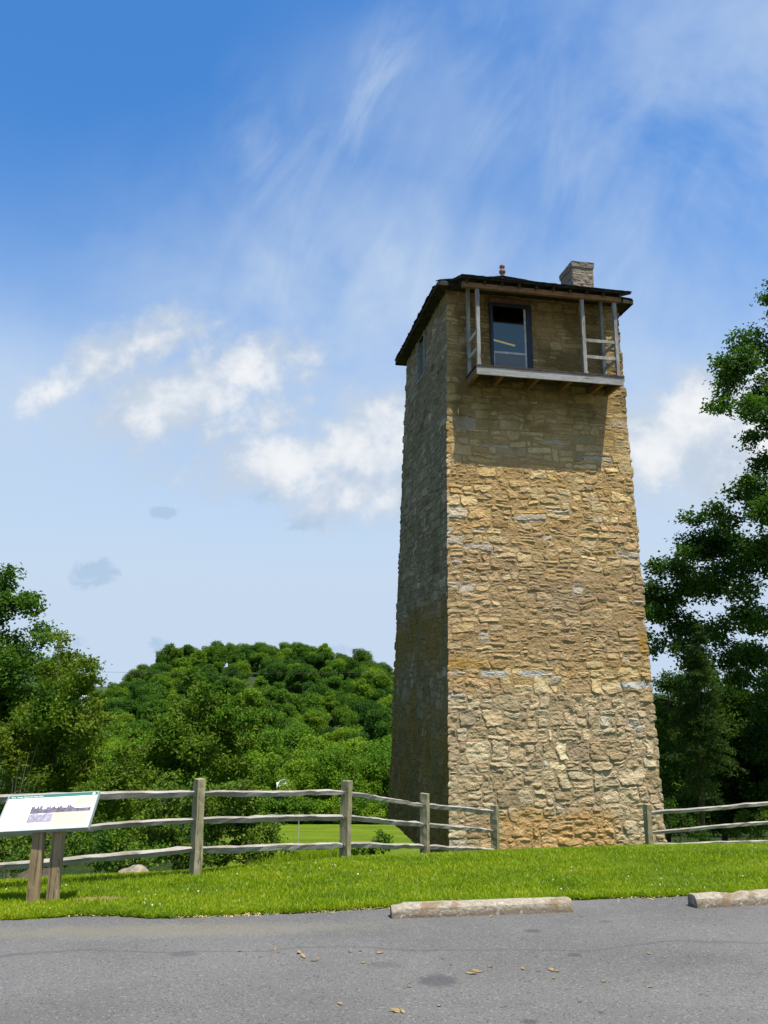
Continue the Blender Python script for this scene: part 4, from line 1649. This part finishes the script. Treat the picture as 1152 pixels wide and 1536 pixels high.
def plant_trees():
    rng = np.random.default_rng(77)
    # big oak at the right, trunk just outside the picture
    oak = [(1150, 520, 34), (1115, 545, 26), (1090, 572, 22), (1112, 600, 22), (1142, 585, 30), (1158, 640, 22), (1152, 690, 22), (1134, 722, 13), (1150, 446, 12), (1085, 545, 10), (1080, 600, 10),
           (1125, 760, 32), (1085, 780, 26), (1050, 775, 13), (1060, 820, 34), (1020, 838, 26), (990, 852, 15), (1100, 830, 38), (1140, 830, 36), (1030, 880, 34), (992, 897, 20), (978, 922, 14), (1070, 885, 36), (1118, 900, 34),
           (1012, 930, 24), (985, 952, 16), (1045, 940, 28), (1090, 955, 22), (1140, 940, 22), (1150, 1030, 20), (1110, 1015, 18), (1060, 982, 20), (1100, 990, 22), (1140, 995, 26), (1022, 975, 15), (1132, 655, 16), (1148, 745, 22)]
    for k in range(46):
        a = rng.uniform(0, 2 * math.pi)
        q = math.sqrt(rng.uniform(0.0, 1))
        oak.append((1330 + 175 * q * math.cos(a), 690 + 330 * q * math.sin(a), rng.uniform(24, 40)))
    make_tree('oak_tree', 'large dark green oak whose leafy boughs reach in beside the tower from the right', 'tree', gbase(1245, 1262, 30), px_clumps([(a, b, c * 1.18) for a, b, c in oak], 30, 2.6, 4), LEAF_OAK, .17, .10, 150, 9, .17, .42, seed=4, trunk_top=at(1240, 560, 30), limb=1.5, twigs=5)

    # hemlock in front of it
    base = np.array(gbase(1052, 1266, 27))
    root = empty('hemlock_tree', base, 0, 'slender dark conifer with a bare lower trunk right behind the tower corner', 'tree')
    top = at(1046, 935, 27)
    wood, PP = MB(), []
    s = np.linspace(0, 1, 12)[:, None]
    tr = base + (top - base) * s
    wood.tube(tr - base, .13 * (1 - .93 * s[:, 0]), 8)
    H = top[2] - base[2]
    for z in np.arange(.30, .995, .013):
        for k in range(3):
            a = rng.uniform(0, 2 * math.pi)
            ln = (1.95 * (1 - z) ** .75 + .10) * rng.uniform(.6, 1.15) * (1 if z > .42 else rng.uniform(.2, 1))
            p0 = base + (top - base) * z
            u = np.linspace(0, 1, 6)[:, None]
            pts = p0 + np.array([math.cos(a), math.sin(a), .12]) * ln * u + np.array([0, 0, -.34]) * ln * u ** 2
            wood.tube(pts - base, .018 * (1 - .8 * u[:, 0]) * (1.2 - z), 4)
            m = int(150 * ln * (1 if z > .45 else .4))
            t_ = rng.random(m) ** .75
            P = p0 + np.array([math.cos(a), math.sin(a), .12]) * ln * t_[:, None] + np.array([0, 0, -.34]) * ln * t_[:, None] ** 2
            sd = np.array([-math.sin(a), math.cos(a), 0])
            P = P + sd * (rng.normal(0, 1, m) * .26 * ln * (1 - .5 * t_))[:, None] + np.array([0, 0, 1]) * rng.normal(-.03, .05, m)[:, None]
            PP.append(P)
    wood.build('trunk', BARK, root, smooth=True)
    V, Q = leaf_quads(np.concatenate(PP) - base, .15, .035, rng, .5)
    link('crown', np_mesh('crown', V, [Q]), NEEDLE, root)

    # dark wood edge behind the right-hand fence
    def region(x0, x1, y0, y1, n, r0, r1):
        return [(rng.uniform(x0, x1), rng.uniform(y0, y1), rng.uniform(r0, r1)) for _ in range(n)]
    make_tree('shade_tree', 'dark tree close against the right corner of the tower behind the fence', 'tree', gbase(1000, 1262, 34), px_clumps(region(985, 1035, 1035, 1225, 20, 18, 28) + [(985, 1180, 24), (1000, 1240, 24)], 34, 2.2, 5), LEAF_DARK, .16, .09, 130, 9, .17, .14, seed=15)
    make_tree('shade_tree', 'dark leafy tree behind the conifer trunk, low over the fence rails', 'tree', gbase(1085, 1262, 37), px_clumps(region(1055, 1125, 1015, 1240, 34, 18, 32), 37, 2.2, 6), LEAF_DARK, .17, .10, 120, 9, .18, .15, seed=16)
    make_tree('shade_tree', 'dark leafy tree under the oak boughs at the right edge', 'tree', gbase(1160, 1262, 35), px_clumps(region(1110, 1230, 1000, 1240, 44, 22, 34), 35, 2.4, 7), LEAF_DARK, .17, .10, 120, 9, .18, .17, seed=17)
    make_tree('shade_tree', 'tall dim tree standing deep in the wood beyond the oak', 'tree', gbase(1290, 1262, 44), px_clumps(region(1200, 1420, 960, 1240, 44, 26, 40), 44, 3, 8), LEAF_DARK, .22, .13, 90, 9, .2, .2, seed=18)
    make_tree('sunlit_shrub', 'brighter green shrub glimpsed in the shade below the oak, behind the right fence', 'shrub', gbase(1125, 1258, 29), px_clumps([(1120, 1228, 16), (1142, 1238, 20), (1160, 1225, 20), (1185, 1235, 22), (1105, 1245, 14)], 29, .7, 9), LEAF_SHRUB, .10, .055, 300, 9, .09, .04, seed=19)
    make_tree('shade_shrub', 'thin dark shrub at the foot of the tower by the right fence post', 'shrub', gbase(1012, 1262, 25), px_clumps([(1008, 1235, 14), (1020, 1220, 13), (1035, 1240, 16), (1004, 1205, 9), (1050, 1250, 14)], 25, .6, 10), LEAF_DARK, .10, .055, 260, 8, .09, .035, seed=20)

    # left edge: big dark tree, yellowing tree, then smaller ones along the fence
    A = [(2, 872, 20), (22, 900, 20), (40, 895, 11), (48, 912, 9), (5, 930, 34), (48, 945, 18), (62, 958, 11), (30, 985, 38), (70, 1000, 26), (10, 1045, 42), (55, 1050, 36), (95, 1030, 22), (-40, 900, 40), (-50, 980, 50), (-40, 1060, 50), (20, 1110, 40), (60, 1110, 34), (-30, 1130, 45)]
    for k in range(26):
        a, q = rng.uniform(0, 2 * math.pi), math.sqrt(rng.random())
        A.append((-150 + 130 * q * math.cos(a), 980 + 170 * q * math.sin(a), rng.uniform(26, 44)))
    make_tree('broadleaf_tree', 'tall dark green tree at the left edge, the highest of the trees beyond the fence', 'tree', gbase(-60, 1300, 30), px_clumps([(a, b, c * 1.22) for a, b, c in A], 30, 2.4, 21), LEAF_BIG, .18, .10, 150, 9, .18, .26, seed=21)
    B = [(97, 960, 8), (92, 975, 11), (78, 1000, 14), (112, 1000, 9), (130, 992, 8), (135, 1000, 6), (120, 1018, 13), (100, 1035, 22), (70, 1060, 28), (120, 1062, 20), (40, 1090, 34), (85, 1095, 34), (125, 1095, 22), (150, 1075, 10), (160, 1078, 8), (20, 1140, 36), (70, 1145, 36), (115, 1140, 32),
         (30, 1190, 34), (85, 1190, 34), (130, 1175, 26), (-20, 1170, 40), (-30, 1110, 30), (60, 1235, 34), (110, 1230, 30), (10, 1240, 34)]
    make_tree('yellowing_tree', 'olive and yellow leaved tree right behind the information sign', 'tree', gbase(70, 1300, 21), px_clumps(B, 21, 1.3, 22, 1), LEAF_YEL, .115, .065, 260, 9, .11, .13, seed=22)
    Cc = [(292, 1042, 15), (270, 1062, 20), (312, 1055, 18), (335, 1068, 14), (240, 1085, 18), (285, 1095, 30), (325, 1095, 24), (352, 1088, 14), (368, 1084, 10), (382, 1090, 7), (255, 1130, 30), (305, 1130, 32), (345, 1125, 20), (366, 1112, 9), (232, 1150, 20), (280, 1170, 32), (325, 1165, 28), (228, 1115, 12), (240, 1200, 28), (300, 1205, 30)]
    make_tree('small_leafy_tree', 'small rounded tree with drooping leaves standing alone in front of the hill', 'tree', gbase(288, 1300, 24), px_clumps([(a, b, c * 1.1) for a, b, c in Cc], 24, 1.5, 23, 1), LEAF_MID, .15, .07, 210, 9, .13, .11, seed=23)
    S1 = [(165, 1150, 24), (190, 1135, 18), (205, 1165, 26), (160, 1195, 30), (200, 1205, 32), (180, 1175, 26), (150, 1230, 28), (205, 1240, 30)]
    make_tree('hedgerow_shrub', 'pale olive shrub between the sign and the small rounded tree, behind the top rail', 'shrub', gbase(182, 1300, 18.5), px_clumps(S1, 18.5, .9, 24, 1), LEAF_YEL, .10, .055, 300, 9, .09, .07, seed=24)
    S2 = [(240, 1215, 30), (275, 1205, 28), (310, 1215, 30), (255, 1250, 28), (300, 1255, 30), (225, 1255, 24), (270, 1280, 24)]
    make_tree('hedgerow_shrub', 'dense green shrub behind the first fence post from the sign', 'shrub', gbase(265, 1300, 16.8), px_clumps(S2, 16.8, .8, 25, 1), LEAF_SHRUB, .10, .055, 320, 9, .085, .06, seed=25)
    S3 = [(345, 1180, 20), (365, 1200, 22), (335, 1215, 26), (375, 1225, 26), (398, 1240, 18), (412, 1232, 9), (410, 1255, 13), (350, 1250, 26), (385, 1262, 22), (405, 1280, 14), (335, 1278, 20), (370, 1285, 18)]
    make_tree('hedgerow_shrub', 'leafy shrub ending the hedge at the open meadow, between two fence posts', 'shrub', gbase(372, 1300, 16.2), px_clumps(S3, 16.2, .7, 26, 1), LEAF_SHRUB, .095, .05, 340, 9, .08, .055, seed=26)
    S4 = [(150, 1265, 22), (185, 1275, 22), (215, 1285, 18), (120, 1275, 20), (240, 1288, 14), (90, 1285, 18), (165, 1295, 12)]
    make_tree('low_shrub', 'low dark green shrub behind the bottom rail beside the pale rock', 'shrub', gbase(165, 1304, 14.6), px_clumps(S4, 14.6, .6, 27, 1), LEAF_SHRUB, .085, .05, 360, 9, .07, .03, seed=27)
    S5 = [(15, 1265, 24), (50, 1270, 22), (-20, 1280, 26), (75, 1290, 14), (20, 1295, 16)]
    make_tree('low_shrub', 'low shrub at the left edge behind the sign panel', 'shrub', gbase(20, 1310, 14.4), px_clumps(S5, 14.4, .6, 28, 1), LEAF_SHRUB, .085, .05, 360, 9, .07, .03, seed=28)
    S6 = [(572, 1252, 9), (580, 1262, 8), (566, 1263, 7), (576, 1272, 7)]
    make_tree('young_sapling', 'small green sapling growing against the shaded foot of the tower', 'sapling', gbase(576, 1284, 20.0), px_clumps(S6, 20.0, .15, 29), LEAF_SHRUB, .10, .06, 420, 8, .06, .02, seed=29)
    S7 = [(532, 1276, 5), (545, 1278, 6), (556, 1275, 5)]
    make_tree('creeping_plant', 'low leafy plant under the bottom rail between the meadow and the tower', 'plant', gbase(545, 1285, 14.6), px_clumps(S7, 14.6, .15, 30), LEAF_SHRUB, .08, .05, 900, 7, .035, .012, seed=30)

    # bare bleached branches in front of the yellowing tree
    b = np.array(gbase(12, 1300, 17.6))
    mb = MB()
    for px, py in ((44, 1128), (58, 1112), (28, 1135), (52, 1165), (70, 1155), (20, 1165), (36, 1150)):
        e = at(px, py, 17.6 + rng.uniform(-.4, .2))
        m0 = at(14 + rng.uniform(-4, 6), 1215, 17.6)
        u = np.linspace(0, 1, 8)[:, None]
        pts = b * (1 - u) ** 2 + 2 * m0 * u * (1 - u) + e * u ** 2 + rng.normal(0, .015, (8, 3))
        mb.tube(pts - b, .016 * (1 - .8 * u[:, 0]), 5)
    o = mb.build('dead_branches', DEADBARK, smooth=True)
    o.location = b
    tag(o, 'bare grey dead branches sticking up behind the sign', 'branches')


plant_trees()


def far_tree_mesh(name, seed, leafm, R=5.5, H=12.5, n=7500, L=.5, W=.36):
    """a whole distant tree: lumpy crown of leaf sprays round a trunk"""
    rng = np.random.default_rng(seed)
    C = []
    for k in range(34):
        a = rng.uniform(0, 2 * math.pi)
        u = rng.random()
        z = H * (.30 + .58 * u)
        e = math.sqrt(max(.05, 1 - ((z / H - .56) / .46) ** 2))
        q = R * e * math.sqrt(rng.random()) * .78
        C.append((q * math.cos(a), q * math.sin(a), z, R * rng.uniform(.14, .36)))
    C.append((0, 0, H * .86, R * .36))
    P, O = [], []
    for c in C:
        m = int(n * (c[3] / R) ** 2 / 2.2)
        d = rng.normal(size=(m, 3))
        d /= np.linalg.norm(d, axis=1)[:, None]
        r = c[3] * (.50 + .72 * rng.random(m)) * (1 + .25 * (fbm(d[:, 0] * 3 + seed, d[:, 1] * 3 + d[:, 2] * 2, seed, 3) - .5))
        P.append(np.array(c[:3]) + d * r[:, None] * np.array([1, 1, .85]))
        O.append(d * .75)
    V, Q = leaf_quads(np.concatenate(P), L, W, rng, .5, np.concatenate(O))
    tv, tq = tube(np.array([(0, 0, -1), (0, 0, H * .35), (.2, .1, H * .75)]), [.28, .2, .06], 6)
    me = np_mesh(name, np.concatenate([V, tv]), [Q, tq + len(V)], mat_idx=np.concatenate([np.zeros(len(Q)), np.ones(len(tq))]))
    me.materials.append(leafm)
    me.materials.append(BARK)
    return me


def in_px(x, y, z):
    q = np.array([x, y, z]) - EYEV
    d = q @ F_
    return 576 + FPX * (q @ RV) / d, 768 - FPX * (q @ UV) / d, d


CLEAR = []          # sight lines kept open: (px, py, half size, nearer than)


def far_woods():
    rng = np.random.default_rng(5)

    def spread(meshes, name, label, cat, group, cells, zfun, smin, smax, limit):
        n = 0
        for x, y in cells:
            if n >= limit: break
            z = float(zfun(np.array(x), np.array(y)))
            s = rng.uniform(smin, smax)
            px, py, d = in_px(x, y, z + 7 * s)
            rp = 6.0 * s / d * FPX
            if any(abs(px - a) < h + rp * .8 and y < yy and py - rp * 1.4 < b + h and py + rp * 1.6 > b - h for a, b, h, yy in CLEAR):
                continue
            o = bpy.data.objects.new(name, meshes[int(rng.integers(len(meshes)))])
            o.location = (x, y, z - .3)
            o.rotation_euler = (0, 0, rng.uniform(0, 6.28))
            o.scale = (s * rng.uniform(.85, 1.2), s * rng.uniform(.85, 1.2), s * rng.uniform(.85, 1.15))
            COL.objects.link(o)
            tag(o, label, cat, group)
            n += 1
        return n

    hm = [far_tree_mesh('hill_tree', 60 + k, LEAF_FAR, (5.5, 4.6, 6.2, 5.0, 3.9, 5.6)[k], (12.0, 13.5, 11.5, 12.5, 14.0, 10.5)[k], (7500, 6500, 8500, 7000, 5500, 7500)[k]) for k in range(6)]
    cells = []
    y = 196.0
    while y < 412:
        st = 7.6 + (y - 196) * .007
        x = -.415 * y
        while x < .04 * y:
            cells.append((x + rng.normal(0, 1.8), y + rng.normal(0, 1.8)))
            x += st
        y += st * 1.15
    order = list(range(len(cells)))
    near = cells[:292]
    n = spread(hm, 'hill_tree', 'rounded green tree in the forest that covers the far hill', 'tree', 'forest trees covering the far hill', near, hill, .56, 1.08, 292)
    # the farthest trees, along the hilltop, as one mass
    lm = far_tree_mesh('hilltop_tree', 70, LEAF_FAR, 5.2, 12.5, 3800, .55, .4)
    nv = len(lm.vertices)
    LV = np.empty(nv * 3, np.float32)
    lm.vertices.foreach_get('co', LV)
    LV = LV.reshape(-1, 3)
    LQ = np.empty(len(lm.loops), np.int32)
    lm.loops.foreach_get('vertex_index', LQ)
    LQ = LQ.reshape(-1, 4)
    LI = np.empty(len(lm.polygons), np.int32)
    lm.polygons.foreach_get('material_index', LI)
    VV, QQ, II = [], [], []
    for x, y in cells[292:] + [(x_ + rng.normal(0, 1.5), y_ + rng.normal(0, 2)) for y_ in (340, 362, 384, 404) for x_ in np.arange(.05 * y_, .34 * y_, 9.0)]:
        s_ = rng.uniform(.58, 1.06)
        a = rng.uniform(0, 6.28)
        ca_, sa_ = math.cos(a), math.sin(a)
        v = LV * s_ * np.array([rng.uniform(.8, 1.2), rng.uniform(.8, 1.2), rng.uniform(.85, 1.2)])
        v = np.stack([v[:, 0] * ca_ - v[:, 1] * sa_ + x, v[:, 0] * sa_ + v[:, 1] * ca_ + y, v[:, 2] + float(hill(np.array(x), np.array(y))) - .3], -1)
        QQ.append(LQ + nv * len(VV))
        VV.append(v)
        II.append(LI)
    me = np_mesh('hilltop_forest', np.concatenate(VV), [np.concatenate(QQ)], mat_idx=np.concatenate(II))
    o = link('hilltop_forest', me, [LEAF_TOP, BARK])
    tag(o, 'unbroken forest along the top of the far hill', 'forest', kind='stuff')
    print('hill cells', len(cells))
    # skyline
    vm = [far_tree_mesh('valley_tree', 80 + k, LEAF_VAL, 4.6, 10.5, 9000, .36, .25) for k in range(5)]
    cells = []
    for y in (121, 127, 134, 142, 151, 161, 172):
        x = -.40 * y
        while x < .08 * y:
            cells.append((x + rng.normal(0, 1.5), y + rng.normal(0, 1.8)))
            x += 7.6
    spread(vm, 'valley_tree', 'bright green tree in the belt along the far edge of the meadow', 'tree', 'trees along the far edge of the meadow', cells, lambda x, y: ground(x, y) if y < 172 else hill(x, y), .75, 1.25, 120)
    cells = [(x, y) for y in (70, 95, 130, 180) for x in np.arange(.32 * y, .62 * y, 7.5)]
    spread(vm, 'woodland_tree', 'tree of the wood down the slope beyond the right-hand fence', 'tree', 'woodland trees down the slope at the right', cells, lambda x, y: ground(x, y) if y < 172 else hill(x, y), .8, 1.2, 60)
    cells = [(x, y) for y in (250, 300, 330, 350, 368, 384, 398, 408) for x in np.arange(.33 * y + rng.uniform(-3, 3), .56 * y, 8.6)]
    spread(hm, 'hill_tree', 'tree on the low ridge far behind the oak and the conifer', 'tree', 'trees on the low ridge at the far right', cells, hill, .6, 1.05, 110)
    # bushes hiding the feet of the houses
    bm_ = [far_tree_mesh('field_bush', 95 + k, LEAF_VAL, 2.4, 3.9, 5200, .30, .2) for k in range(3)]
    cells = [(-20 + i * 1.9 + rng.normal(0, .4), 113.2 + rng.normal(0, .7)) for i in range(14)]
    CLEAR.clear()
    spread(bm_, 'field_bush', 'rounded bush in the low row at the far edge of the meadow', 'bush', 'bushes at the far edge of the meadow', cells, ground, .75, 1.1, 40)
    cells = [(-11.2, 117), (-8.6, 119), (-6.3, 118), (-22, 118), (-19, 120), (-25, 117), (-4, 121), (-1, 124)]
    spread(vm, 'valley_tree', 'bright green tree in the belt along the far edge of the meadow', 'tree', 'trees along the far edge of the meadow', cells, ground, .8, 1.1, 10)
    return n


def make_house(label, px, py_ridge, y, w, h, dpt, rz, wallm, roofm, pitch=.55):
    d = ray(px, py_ridge)
    x = d[0] / d[1] * y
    zr = EYE + d[2] / d[1] * y
    root = empty('house', (x, y, zr - h - w / 2 * pitch), rz, label, 'house')
    r = w / 2 * pitch
    mb = MB()
    mb.add([(-w / 2, -dpt / 2, -3), (w / 2, -dpt / 2, -3), (w / 2, -dpt / 2, h), (0, -dpt / 2, h + r), (-w / 2, -dpt / 2, h), (-w / 2, dpt / 2, -3), (w / 2, dpt / 2, -3), (w / 2, dpt / 2, h), (0, dpt / 2, h + r), (-w / 2, dpt / 2, h)],
           [np.array([[0, 1, 2, 3, 4], [9, 8, 7, 6, 5]]), np.array([[1, 6, 7, 2], [5, 0, 4, 9]])])
    mb.build('wall', wallm, root)
    mb = MB()
    for sx in (-1, 1):
        a, b = np.array([sx * (w / 2 + .3), -dpt / 2 - .3, h - .3 * pitch + .02]), np.array([0, -dpt / 2 - .3, h + r + .02])
        c_, e = a + (0, dpt + .6, 0), b + (0, dpt + .6, 0)
        u = np.array([0, 0, .14])
        mb.hexa([a, b, e, c_, a + u, b + u, e + u, c_ + u])
    mb.build('roof', roofm, root)
    for wx in (-w / 4, w / 4):
        mb = MB()
        mb.box((wx - .35, -dpt / 2 - .03, h * .35), (wx + .35, -dpt / 2 + .05, h * .35 + 1.1))
        mb.build('window', DARKFRAME, root)
    return root


make_house('white gabled house just showing above the top fence rail between the two fence posts', 428, 1172, 118, 1.9, 2.2, 5, .15, WHITEWALL, WHITEWALL, .5)
make_house('grey-roofed house with white gable trim half hidden in trees close to the tower', 556, 1178, 128, 4.6, 2.6, 7, -.75, WHITEWALL, GREYROOF)
CLEAR += [(428, 1178, 7, 118), (556, 1182, 8, 128)]
# white building on the slope at the left
d = ray(131, 1047)
k = 60
while EYE + d[2] / d[1] * k > float(hill(np.array(d[0] / d[1] * k), np.array(float(k)))) + 4 and k < 380:
    k += 2
q = EYEV + d / d[1] * k
r_ = empty('flat_roofed_building', (q[0], k, q[2] - 3), .1, 'pale flat-roofed building at the left foot of the hill, glimpsed beside the yellowing tree', 'building')
mb = MB()
mb.box((-3.6, 0, -6), (3.4, 6, 2.5))
mb.build('wall', PALEFRAME, r_)
mb = MB()
mb.box((-4.0, -.5, 2.503), (3.8, 6.4, 4.0))
mb.build('parapet', WHITEWALL, r_)
CLEAR += [(131, 1050, 7, k)]
# stake in the meadow
q = at(447, 1262, 40)
mb = MB()
mb.tube([(0, 0, -.3), (0, 0, 1.0), (.02, 0, 2.0)], .028, 6)
o = mb.build('marker_stake', PALEFRAME)
o.location = (q[0], q[1], float(ground(q[0], q[1])))
tag(o, 'thin pale stake standing in the meadow', 'stake')
# overhead cable
a_, b_ = at(-300, 990, 150), at(760, 1003, 150)
u = np.linspace(0, 1, 40)[:, None]
o = MB().tube(a_ + (b_ - a_) * u - np.array([0, 0, 1.6]) * 4 * u * (1 - u), .022, 4).build('power_line', CABLE)
tag(o, 'thin dark overhead cable crossing the gap at the left of the hill', 'cable')
print('hill trees', far_woods())
